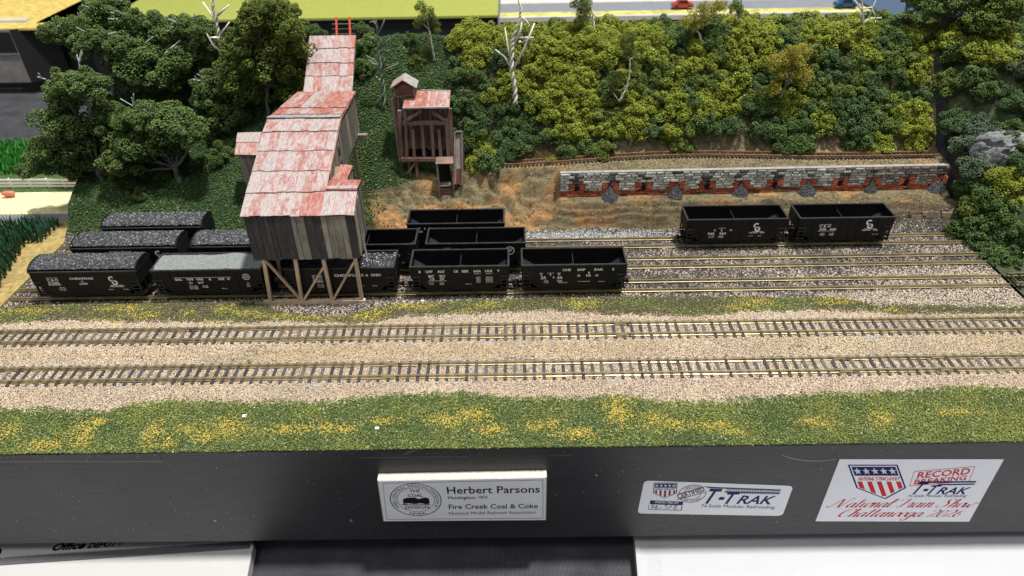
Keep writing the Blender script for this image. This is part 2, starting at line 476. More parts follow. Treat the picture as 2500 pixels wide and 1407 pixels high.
M = dict(
    car=plain('black_car_paint', (.006, .006, .007), .5, spec=.28, var=.35, scale=2.5, bmp=.004),
    car_in=plain('black_hopper_interior', (.016, .018, .022), .6, spec=.3, var=.4, scale=2., bmp=.006),
    wheel=plain('dark_wheel_metal', (.02, .018, .017), .5, var=.3),
    white=plain('white_lettering', (.8, .8, .78), .7, var=.1, bmp=0),
    yellow=plain('yellow_lettering', (.7, .6, .03), .6, bmp=0),
    rail=plain('nickel_brass_rail', (.56, .48, .30), .33, metal=.85, var=.25, scale=1.2, bmp=.003),
    rust=plain('rusty_rail', (.36, .19, .10), .5, metal=.4, var=.35, scale=1.6, bmp=.005),
    tie=wood('grey_plastic_sleeper', [(.05, .048, .052), (.075, .072, .078), (.055, .053, .058), (.13, .12, .11)], .7, (3, 9, 9), .01, .6),
    tie_dark=wood('dark_sleeper', [(.02, .017, .015), (.05, .04, .032)], .8, (3, 9, 9), .01, .6),
    coal=plain('coal_lumps', (.045, .047, .052), .38, var=.55, scale=6, bmp=.02),
    coke=plain('grey_coke', (.075, .078, .082), .55, var=.8, scale=8, bmp=.05),
    coal_shiny=plain('shiny_coal_lumps', (.035, .037, .042), .28, var=.7, scale=7, bmp=.02),
    ash_load=plain('pale_grey_load', (.19, .215, .21), .65, var=.4, scale=9, bmp=.03),
    board=wood('weathered_grey_board', [(.07, .07, .075), (.36, .335, .285), (.085, .084, .088), (.2, .19, .18), (.06, .06, .066), (.42, .385, .32), (.11, .108, .11), (.33, .305, .26), (.08, .079, .083)], specks=(.42, .4, .36), bmp=.03),
    board_side=wood('pale_grey_side_board', [(.28, .24, .185), (.2, .18, .15), (.32, .28, .22), (.16, .15, .135)], specks=(.45, .42, .36), bmp=.03),
    beam=wood('bare_timber_beam', [(.5, .37, .26), (.56, .42, .3)], .7, (8, 8, 8), .008, .75),
    tin=tin('flaking_red_tin', .54),
    tin_red=tin('red_tin', .38, (.35, .108, .075)),
    tin_pale=tin('silver_tin', .62),
    foil=plain('crinkled_silver_foil', (.6, .58, .56), .38, metal=.55, var=.4, scale=4, bmp=.06),
    hh=wood('reddish_brown_timber', [(.24, .15, .13), (.28, .17, .145), (.2, .15, .14), (.33, .26, .235)], .6, (9, 9, 1.5), .012, .55),
    hh_grey=wood('grey_brown_timber', [(.2, .17, .15), (.26, .225, .2)], .7, (9, 9, 1.5), .012, .55),
    hh_louver=wood('red_brown_louver', [(.2, .07, .045), (.165, .055, .04)], .55, (2, 9, 9), .008, .7),
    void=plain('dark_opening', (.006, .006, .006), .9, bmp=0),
    stone=wood('pale_wall_stone', [(.62, .62, .54), (.53, .54, .47), (.7, .69, .61), (.46, .47, .41)], .8, (3, 3, 3), .03, .6, specks=(.7, .7, .66)),
    stone_pink=wood('pinkish_wall_stone', [(.36, .29, .26), (.3, .25, .225), (.42, .36, .33), (.24, .2, .185)], .8, (3, 3, 3), .03, .6, specks=(.6, .55, .52)),
    stone_soot=wood('sooty_wall_stone', [(.13, .13, .125), (.22, .22, .21), (.07, .07, .07)], .8, (3, 3, 3), .03, .5),
    brick=wood('red_brick', [(.55, .13, .065), (.47, .10, .05), (.62, .19, .10)], .75, (4, 4, 4), .02, .6),
    brick_soot=wood('sooty_red_brick', [(.2, .05, .03), (.09, .04, .03)], .75, (4, 4, 4), .02, .5),
    mortar=plain('grey_mortar', (.11, .105, .095), .9, var=.3, scale=5),
    cap=plain('pale_wall_cap', (.28, .27, .25), .8, var=.3, scale=3, bmp=.02),
    dirt_stone=wood('muddy_block', [(.19, .15, .095), (.23, .185, .12), (.16, .125, .085)], .9, (3, 3, 3), .03, .55),
    trunk_grey=wood('grey_plastic_trunk', [(.16, .155, .15), (.12, .115, .11)], .6, (2, 2, 1), .01, .6),
    trunk_pale=wood('pale_twisted_trunk', [(.82, .79, .67), (.74, .71, .6)], .6, (2, 2, 1), .01, .75),
    trunk_dark=wood('grey_green_trunk', [(.2, .21, .17), (.16, .16, .13)], .7, (2, 2, 1), .01, .6),
    twig_tip=plain('pale_grey_branch_tip', (.46, .47, .47), .5, var=.2, bmp=0),
    leaf_dark=leaf_mat('dark_green_foam', (.036, .07, .02), (.082, .138, .036), (.15, .215, .058)),
    leaf_tree=leaf_mat('tree_green_foam', (.045, .085, .024), (.105, .165, .045), (.19, .255, .07)),
    leaf_blue=leaf_mat('bottle_green_foam', (.032, .066, .022), (.072, .13, .04), (.13, .20, .062)),
    leaf_lime=leaf_mat('yellow_green_foam', (.12, .16, .015), (.24, .285, .03), (.34, .38, .055)),
    leaf_mid=leaf_mat('mid_green_foam', (.06, .095, .016), (.12, .17, .03), (.2, .245, .055)),
    leaf_olive=leaf_mat('olive_green_leaves', (.055, .085, .012), (.125, .17, .028), (.21, .25, .05)),
    leaf_gold=leaf_mat('golden_leaves', (.19, .175, .015), (.34, .31, .035), (.5, .45, .09)),
    leaf_frost=leaf_mat('pale_dusted_foam', (.035, .07, .035), (.085, .13, .07), (.2, .245, .16)),
    paper=plain('white_card', (.86, .86, .88), .6, var=.04, scale=1.5, bmp=.008),
    sticker=plain('glossy_white_sticker', (.80, .81, .86), .3, var=.03, scale=1.5, bmp=.002),
    foam=plain('cream_foam_board', (.6, .57, .48), .7, var=.05),
    ink=plain('black_ink', (.012, .012, .014), .8, spec=.12, bmp=0, var=.2),
    ink_brown=plain('brown_ink', (.12, .06, .05), .8, spec=.12, bmp=0),
    ink_navy=plain('navy_ink', (.016, .02, .13), .8, spec=.12, bmp=0),
    ink_slate=plain('slate_blue_ink', (.035, .04, .13), .8, spec=.12, bmp=0),
    ink_red=plain('red_ink', (.62, .035, .04), .8, spec=.12, bmp=0),
    ink_maroon=plain('maroon_ink', (.3, .04, .05), .8, spec=.12, bmp=0),
    ink_white=plain('white_ink', (.72, .72, .76), .8, spec=.12, bmp=0),
    binder=plain('white_vinyl_binder', (.52, .515, .51), .3, var=.02, scale=.8, bmp=.004),
    binder_grey=plain('grey_binder_spine', (.11, .11, .125), .4, var=.1, bmp=.003),
    lid=plain('glossy_white_plastic', (.50, .51, .53), .09, var=.015, scale=.6, bmp=.012),
    tape=plain('clear_frosted_tape', (.44, .45, .47), .5, var=.1, scale=9, bmp=.01),
    galv=plain('dull_galvanised_metal', (.33, .31, .29), .38, metal=.5, var=.25, scale=.5, bmp=.02),
    black_side=plain('black_painted_board', (.008, .008, .010), .6, var=.3, bmp=.005),
    felt=plain('yellow_green_felt', (.31, .34, .065), .95, var=.1, scale=1.2, bmp=.03),
    sand=plain('yellow_sand', (.62, .47, .12), .95, var=.35, scale=1.2, bmp=.03),
    road=plain('grey_road', (.20, .215, .24), .8, var=.08, scale=.6),
    pave=plain('pale_concrete', (.55, .53, .5), .8, var=.1, scale=.8),
    verge=plain('yellow_green_verge', (.5, .47, .14), .9, var=.45, scale=.7, bmp=.05),
    water=plain('deep_blue_water', (.045, .085, .15), .12, var=.15, scale=1.4, bmp=.05),
    plaster=plain('black_plaster_edge', (.05, .05, .058), .3, var=.5, scale=1.2, bmp=.2),
    rock=wood('pale_grey_rock', [(.25, .26, .27), (.29, .295, .3)], .8, (1.2, 1.2, 1.2), .2, .35),
    fence=plain('white_fence_paint', (.78, .74, .7), .6, var=.05, bmp=0),
    pig=plain('pink_pig_paint', (.62, .19, .12), .5, var=.12),
    grass_bright=leaf_mat('bright_green_plastic_grass', (.012, .09, .012), (.028, .19, .025), (.08, .32, .05), .4),
    grass_corn=leaf_mat('dark_green_plastic_stalks', (.006, .03, .014), (.014, .06, .028), (.04, .11, .06), .4),
    car_red=plain('red_car_paint', (.4, .04, .03), .3, bmp=0),
    car_blue=plain('blue_car_paint', (.02, .08, .2), .3, bmp=0),
    ladder_red=plain('red_ladder_paint', (.6, .08, .03), .5, var=.2),
    chip=plain('white_chip', (.8, .82, .82), .6, bmp=0),
    grain=grain_mat('loose_grain'),
    turf=grain_mat('turf_crumb', .85, .25),
)


def black_box_paint():
    m, t, b = _nt('brushed_black_paint')
    v, _ = coords(t, (.35, 1, 9), False)
    n = N(t, 'ShaderNodeTexNoise', Scale=1.6, Detail=9., Roughness=.72)
    t.links.new(v, n.inputs['Vector'])
    v2, _ = coords(t, (.5, 1, .7), False)
    n2 = N(t, 'ShaderNodeTexNoise', Scale=.5, Detail=4.)
    t.links.new(v2, n2.inputs['Vector'])
    c = mix(t, 1., ramp(t, n.outputs[0], [(.3, (.011, .011, .013)), (.7, (.032, .032, .037))]), ramp(t, n2.outputs[0], [(.3, (.7,) * 3), (.7, (1.25,) * 3)]), 'MULTIPLY')
    v3, _ = coords(t, (1, 1, 1), False)
    sp = N(t, 'ShaderNodeTexVoronoi', Scale=1.25)
    t.links.new(v3, sp.inputs['Vector'])
    c = mix(t, ramp(t, sp.outputs['Distance'], [(.035, (.8,) * 3), (.05, (0,) * 3)]), c, (.3, .3, .31))
    t.links.new(c, b.inputs['Base Color'])
    t.links.new(ramp(t, n.outputs[0], [(.3, (.5,) * 3), (.7, (.38,) * 3)]), b.inputs['Roughness'])
    bump(t, b, n.outputs[0], .02)
    return m


def fabric():
    m, t, b = _nt('black_woven_fabric')
    v, _ = coords(t, (1, 1, 1), False)
    hs = []
    for ax in ('X', 'Y'):
        w = N(t, 'ShaderNodeTexWave', Scale=4.6, Distortion=.8)
        w.bands_direction = ax
        t.links.new(v, w.inputs['Vector'])
        hs.append(w.outputs['Fac'])
    mu = N(t, 'ShaderNodeMath', operation='MULTIPLY')
    t.links.new(hs[0], mu.inputs[0])
    t.links.new(hs[1], mu.inputs[1])
    n = N(t, 'ShaderNodeTexNoise', Scale=.5, Detail=5.)
    t.links.new(v, n.inputs['Vector'])
    c = mix(t, 1., ramp(t, mu.outputs[0], [(.1, (.02, .02, .024)), (.75, (.24, .243, .275))]), ramp(t, n.outputs[0], [(.3, (.6,) * 3), (.7, (1.3,) * 3)]), 'MULTIPLY')
    t.links.new(c, b.inputs['Base Color'])
    b.inputs['Roughness'].default_value = .8
    bump(t, b, mu.outputs[0], .05)
    return m


M['rim'] = plain('worn_rim_paint', (.03, .03, .032), .5, var=.5, scale=3, bmp=.004, spec=.4)
M['box'] = black_box_paint()
M['cloth'] = fabric()

# ------------------------------------------------------------------ lettering
_TC = {}


def glyphs(s, shear=0., bold=0.):
    k = (s, shear, bold)
    if k not in _TC:
        cu = bpy.data.curves.new('lettering', 'FONT')
        cu.body = s
        cu.shear = shear
        cu.offset = bold
        cu.resolution_u = 2
        cu.fill_mode = 'FRONT'
        ob = bpy.data.objects.new('lettering', cu)
        me = ob.to_mesh()
        v = [(p.co.x, p.co.y) for p in me.vertices]
        f = [tuple(p.vertices) for p in me.polygons]
        ob.to_mesh_clear()
        bpy.data.objects.remove(ob)
        bpy.data.curves.remove(cu)
        _TC[k] = (v, f)
    return _TC[k]


def text(mb, s, org, u, w, h, width=None, align='C', shear=0., bold=.012, warp=None):
    """s in capitals of height h at org on the plane of unit vectors u (right), w (up)"""
    v, f = glyphs(s, shear, bold)
    if not v:
        return
    x0, x1 = min(p[0] for p in v), max(p[0] for p in v)
    k = h / .7
    kx = k if width is None else width / (x1 - x0)
    mid = {'C': (x0 + x1) / 2, 'L': x0, 'R': x1}[align]
    o, u, w = Vector(org), Vector(u), Vector(w)
    pts = []
    for a, b in v:
        a, b = (a - mid) * kx, b * k
        if warp:
            a, b = warp(a, b)
        pts.append(o + u * a + w * b)
    mb.add(pts, f)


UX, UZ = (1, 0, 0), (0, 0, 1)


def ring(mb, c, r0, r1, u, w, n=40):
    c, u, w = Vector(c), Vector(u), Vector(w)
    vs = []
    for i in range(n):
        a = 2 * math.pi * i / n
        d = u * math.cos(a) + w * math.sin(a)
        vs += [c + d * r0, c + d * r1]
    mb.add(vs, [(2 * i, 2 * i + 1, 2 * ((i + 1) % n) + 1, 2 * ((i + 1) % n)) for i in range(n)])


def poly(mb, pts, org, u, w):
    o, u, w = Vector(org), Vector(u), Vector(w)
    mb.add([o + u * a + w * b for a, b in pts], [tuple(range(len(pts)))])


def stroke(mb, pts, wd, org, u, w):
    """flat brush stroke along 2-D points"""
    for (a, b), (c, d) in zip(pts[:-1], pts[1:]):
        L = math.hypot(c - a, d - b) or 1
        nx, ny = -(d - b) / L * wd / 2, (c - a) / L * wd / 2
        poly(mb, [(a + nx, b + ny), (a - nx, b - ny), (c - nx, d - ny), (c + nx, d + ny)], org, u, w)

# ------------------------------------------------------------------ table, module box
def xy_of(px, py, z):
    p = bk(px, py, 2, z)
    return p[0], p[1]


mb = MB()
nx, ny = 130, 60
xs_, ys_ = np.linspace(-110, 90, nx), np.linspace(-45, 92, ny)
for yy in ys_:
    for xx in xs_:
        wob = .25 * float(fbm(np.array([xx * .16]), np.array([yy * .22]), 77)[0]) if -30 < yy < 6 else .9 * float(fbm(np.array([xx * .07]), np.array([yy * .07]), 78)[0])
        mb.v.append((xx, yy, -9 + wob))
mb.f = [(j * nx + i, j * nx + i + 1, (j + 1) * nx + i + 1, (j + 1) * nx + i) for j in range(ny - 1) for i in range(nx - 1)]
single('tablecloth', mb, M['cloth'], 'black woven cloth covering the display table under all the modules', 'tablecloth', (0, 0, -9), smooth=True)

base = thing('module_box', 'long black painted wooden base box carrying the coal mine scene', 'box', (0, 0, -7))
mb = MB().box(-30.8, 30.8, 0, .55, -7, -.03)
part('front_panel', mb, M['box'], base)
part('side_panel', MB().box(-30.8, -30.3, .56, 29.4, -7, -.15), M['black_side'], base)
part('side_panel', MB().box(30.3, 30.8, .56, 29.4, -7, -.15), M['black_side'], base)
part('back_panel', MB().box(-30.28, 30.28, 28.9, 29.4, -7, -.15), M['black_side'], base)
for x, y in ((-27, 2.5), (27, 2.5), (-27, 27), (27, 27)):
    part('levelling_foot', MB().tube([(x, y, -9), (x, y, -8.7), (x, y, -8.68), (x, y, -6.8)], [.5, .5, .18, .18], 10), M['wheel'], base)
# veneer strip along the top edge with its two chipped seams
for a, b in ((-27.5, -16.5), (-14.2, -2.0), (4, 22)):
    mb = MB().box(a, b, -.012, 0, -.70, -.05)
    part('edge_strip', mb, M['box'], base)
for px, py in ((1456, 1161), (525, 1272), (857, 1272)):
    q = bk(px, py, 1, -.01)
    part('screw_head', MB().tube([(q[0], .01, q[2]), (q[0], -.02, q[2])], [.08, .07], 8), M['galv'], base)

# ------------------------------------------------------------------ zones of the ground
def border(pts, z):
    P = np.array([xy_of(a, b, z) for a, b in pts])
    return lambda x: np.interp(x, P[:, 0], P[:, 1])


B1 = border([(-300, 1003), (0, 1003), (120, 1000), (250, 1010), (320, 992), (420, 978), (560, 985), (750, 985), (850, 975), (1000, 966), (1150, 963), (1250, 975), (1400, 975), (1500, 970), (1620, 985), (1750, 985), (1850, 975), (1950, 965), (2100, 962), (2250, 956), (2400, 948), (2500, 955), (2800, 955)], .27)
B2 = border([(-300, 790), (0, 790), (150, 780), (300, 786), (450, 785), (620, 790), (690, 783), (850, 792), (930, 785), (1000, 770), (1200, 762), (1350, 756), (1500, 768), (1700, 772), (1800, 763), (2000, 756), (2150, 762), (2200, 768), (2500, 765), (2800, 765)], .22)
B3 = border([(-300, 770), (0, 757), (60, 745), (200, 742), (350, 738), (600, 736), (650, 745), (700, 768), (820, 775), (890, 760), (960, 742), (1200, 732), (1400, 724), (1700, 724), (1950, 726), (2060, 728), (2130, 748), (2300, 750), (2500, 752), (2800, 752)], .15)
_YEL = [(20, 1055, 26, 16), (110, 1085, 40, 10), (205, 1060, 30, 26), (240, 1035, 22, 8), (370, 1062, 22, 22), (405, 1082, 20, 12), (455, 1050, 25, 10), (545, 1045, 45, 18), (500, 1068, 25, 10), (720, 1050, 60, 10), (810, 1045, 40, 10), (850, 1050, 20, 10), (950, 1030, 30, 8), (1090, 1030, 50, 12), (1160, 1015, 40, 14), (1200, 1050, 35, 12), (1330, 1040, 40, 10), (1410, 1060, 50, 12), (1510, 1005, 34, 30), (1590, 1030, 30, 14), (1640, 1040, 30, 10), (1750, 1042, 50, 9), (1800, 1055, 30, 6), (1985, 1030, 40, 10), (2150, 1025, 26, 18), (2330, 1010, 40, 6)]
_YEL2 = [(70, 759, 60, 9), (300, 752, 60, 8), (350, 770, 40, 8), (250, 790, 50, 8), (545, 755, 24, 10), (595, 766, 22, 8), (635, 772, 18, 6), (690, 774, 26, 7), (530, 790, 30, 6), (770, 778, 60, 5), (900, 772, 40, 11), (930, 760, 25, 8), (1000, 747, 75, 8), (1190, 745, 34, 8), (1140, 760, 20, 6), (1420, 742, 40, 12), (1835, 738, 40, 13), (1800, 752, 30, 8), (2040, 735, 45, 10), (2090, 732, 30, 7), (2180, 758, 26, 7), (460, 765, 20, 6)]


def blobs(lst, z):
    out = []
    for a, b, rx, ry in lst:
        c = bk(a, b, 2, z)
        out.append((c[0], c[1], abs(bk(a + rx, b, 2, z)[0] - c[0]), abs(bk(a, b - ry, 2, z)[1] - c[1])))
    return out


YEL = blobs(_YEL, .15) + blobs(_YEL2, .2)


def yellowness(x, y):
    w = np.zeros(len(x))
    for a, b, rx, ry in YEL:
        w = np.maximum(w, np.exp(-(((x - a) / rx) ** 2 + ((y - b) / ry) ** 2) * .75))
    return np.clip(w * 1.05 + .8 * fbm(x * 2.6, y * 2.6, 40) * (.3 + w) - .08, 0, 1)


def greenhill(x, y):
    """how far the hill at (x,y) is covered with green turf rather than bare soil"""
    n = fbm(x * .8, y * .8, 31)
    left = 1 / (1 + np.exp((x + 9.6 + 2.0 * n - np.clip((y - 22.5) * 3.2, 0, 6)) * 3))
    return np.clip(left, 0, 1)


SOIL = dict(turf=(.07, .09, .03), ballast=(.30, .23, .165), strip=(.095, .085, .045), yard=(.10, .09, .085), hill=(.045, .07, .025), dirt=(.20, .165, .095), orange=(.42, .235, .10))


def soil(x, y):
    n = fbm(x * 1.3, y * 1.3, 2) * .5
    c = np.zeros((len(x), 3))
    b1, b2, b3 = B1(x) + n * .4, B2(x) + n * .4, B3(x) + n * .5
    c[:] = SOIL['yard']
    c[y < b3] = SOIL['strip']
    c[y < b2] = SOIL['ballast']
    c[y < b1] = SOIL['turf']
    hill = y > 19.3 + n * .5 + .25 * np.exp(-((x - 10) / 8) ** 2)
    g = greenhill(x, y)[:, None]
    o = np.clip(fbm(x * .55, y * .9, 55) * 3.8 + .5 - np.clip((x - 3) / 5, 0, .55), 0, 1)[:, None] * np.clip((24.5 - y) / 1.5, 0, 1)[:, None]
    d = np.array(SOIL['dirt']) * (1 - o) + np.array(SOIL['orange']) * o
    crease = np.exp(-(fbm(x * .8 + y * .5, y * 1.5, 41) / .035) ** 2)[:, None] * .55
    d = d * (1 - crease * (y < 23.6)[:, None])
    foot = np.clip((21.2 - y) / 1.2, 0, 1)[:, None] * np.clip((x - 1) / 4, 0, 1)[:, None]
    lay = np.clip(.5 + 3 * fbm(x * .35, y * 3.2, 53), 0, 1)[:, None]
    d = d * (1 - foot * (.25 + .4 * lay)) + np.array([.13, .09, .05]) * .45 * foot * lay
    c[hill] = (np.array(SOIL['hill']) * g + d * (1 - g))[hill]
    return c


# ground sheet
nx, ny = 440, 300
gx = np.linspace(-30.8, 30.8, nx)
gy = np.concatenate([np.linspace(0.0, 19.0, 110), np.linspace(19.06, 31.0, 190)])
X, Y = np.meshgrid(gx, gy)
Z = H(X.ravel(), Y.ravel())
me = bpy.data.meshes.new('ground')
ij = np.arange(nx * ny).reshape(ny, nx)
quads = np.stack([ij[:-1, :-1], ij[:-1, 1:], ij[1:, 1:], ij[1:, :-1]], -1).reshape(-1, 4)
me.from_pydata(np.stack([X.ravel(), Y.ravel(), Z], 1).tolist(), [], quads.tolist())
ca = me.color_attributes.new('soil', 'FLOAT_COLOR', 'POINT')
ca.data.foreach_set('color', np.concatenate([soil(X.ravel(), Y.ravel()), np.ones((nx * ny, 1))], 1).astype(np.float32).ravel())
me.polygons.foreach_set('use_smooth', [True] * len(me.polygons))
tag(link('ground', me, attr_ground('scenic_soil')), kind='structure')

# ------------------------------------------------------------------ tracks
def rail_profile(h, w):
    return [(-w * .9, 0), (w * .9, 0), (w * .9, h * .12), (w * .2, h * .22), (w * .2, h * .68), (w * .5, h * .74), (w * .5, h), (-w * .5, h), (-w * .5, h * .74), (-w * .2, h * .68), (-w * .2, h * .22), (-w * .9, h * .12)]


def straight_track(label, y0, gauge, ztop, zt, x0, x1, pitch, tw, tl, tie_m, group, rail_h=.19, skip=0., joints=()):
    t = thing('railway_track', label, 'track', ((x0 + x1) / 2, y0 + gauge / 2, zt - .1), group)
    off = ORG[t.name]
    for yy in (y0, y0 + gauge):
        part('rail', MB().prism([(yy + a, ztop - rail_h + b) for a, b in rail_profile(rail_h, .085)], 0, x0, x1), M['rail'], t)
    me = MB().box(-tw / 2, tw / 2, -tl / 2, tl / 2, -.08, 0).mesh('sleeper')
    me.materials.append(tie_m)
    n = int((x1 - x0) / pitch)
    for i in range(n):
        if random.random() < skip:
            continue
        o = link('sleeper', me, None, t, (x0 + (i + .5) * pitch + random.gauss(0, .008) - off.x, 0, zt - off.z + random.gauss(0, .006)))
        o.rotation_euler.z = random.gauss(0, .012)
    for jx in joints:
        for yy in (y0, y0 + gauge):
            part('rail_joiner', MB().box(jx - .32, jx + .32, yy - .13, yy - .045, ztop - rail_h - .01, ztop - .06), M['rail'], t)
            part('joint_pad', MB().box(jx + .36, jx + .52, yy - .14, yy + .1, ztop - rail_h - .06, ztop - .12), M['tie'], t)
    return t


TG = 'straight double main line tracks'
straight_track('front brass-railed main line track on tan ballast nearest the grass verge', 4.565, .97, .55, .392, -32.5, 32.5, .51, .17, 1.56, M['tie'], None, joints=(-6.2, 17.6, 22.8))
straight_track('rear brass-railed main line track on tan ballast below the strip of yellow weeds', 7.774, .97, .55, .392, -32.5, 32.5, .51, .17, 1.56, M['tie'], None, joints=(-18.6, 6.4))
straight_track('front yard siding under the five lettered hopper cars', 12.145, .97, .40, .17, -30.6, 30.6, .50, .16, 1.5, M['tie_dark'], None, skip=.1)
straight_track('middle yard siding between the front siding and the rear siding', 14.682, .97, .40, .165, -30.6, 30.6, .50, .16, 1.5, M['tie_dark'], None, skip=.1)
straight_track('rear yard siding along the foot of the dirt bank', 17.145, .97, .40, .165, -30.6, 30.6, .50, .16, 1.5, M['tie_dark'], None, skip=.1)
straight_track('short end of the adjoining module track across the gap right of the front siding', 12.30, .97, .40, .25, 31.1, 40, .50, .16, 1.5, M['tie_dark'], None)

# narrow-gauge line on the terrace: bent to the ground under it
ng = thing('railway_track', 'rusty narrow-gauge track winding along the terrace above the oven wall', 'track', (ngx[45], ngy[45], ngz[45]))
for s in (-.27, .27):
    pr = rail_profile(.13, .055)
    mb = MB()
    for i in range(89):
        a = Vector((ngx[i], ngy[i] + s, ngz[i] + .10))
        b = Vector((ngx[i + 1], ngy[i + 1] + s, ngz[i + 1] + .10))
        mb.beam(a, b + (b - a) * .05, .07, .13)
    part('rail', mb, M['rust'], ng)
me = MB().box(-.07, .07, -.5, .5, -.05, .05).mesh('sleeper')
me.materials.append(M['tie_dark'])
L = ngx[-1] - ngx[0]
for i in range(int(L / .27)):
    x = ngx[0] + (i + .5) * .27
    y, z = np.interp(x, ngx, ngy), np.interp(x, ngx, ngz)
    sl = (np.interp(x + .2, ngx, ngy) - np.interp(x - .2, ngx, ngy)) / .4
    o = link('sleeper', me, None, ng, (x - ORG[ng.name].x, y - ORG[ng.name].y, z - ORG[ng.name].z))
    o.rotation_euler.z = math.atan(sl)


# ------------------------------------------------------------------ hopper cars
def emblem_co(mb, x, z, h, y):
    """interlocked C over O with a bar and motto"""
    r = h * .25
    n = 20
    vs, c = [], (x - .06 * h, z + h * .30)
    for i in range(n + 1):
        a = math.radians(40 + 280 * i / n)
        vs += [(c[0] + math.cos(a) * r * .95, y, c[1] + math.sin(a) * r * .95), (c[0] + math.cos(a) * r * .45, y, c[1] + math.sin(a) * r * .45)]
    mb.add(vs, [(2 * i, 2 * i + 1, 2 * i + 3, 2 * i + 2) for i in range(n)])
    ring(mb, (x + .08 * h, y, z - h * .04), r * .38, r * .92, UX, UZ, 22)
    poly(mb, [(-.34 * h, -.30 * h), (.62 * h, -.30 * h), (.62 * h, -.26 * h), (-.34 * h, -.26 * h)], (x, y, z), UX, UZ)


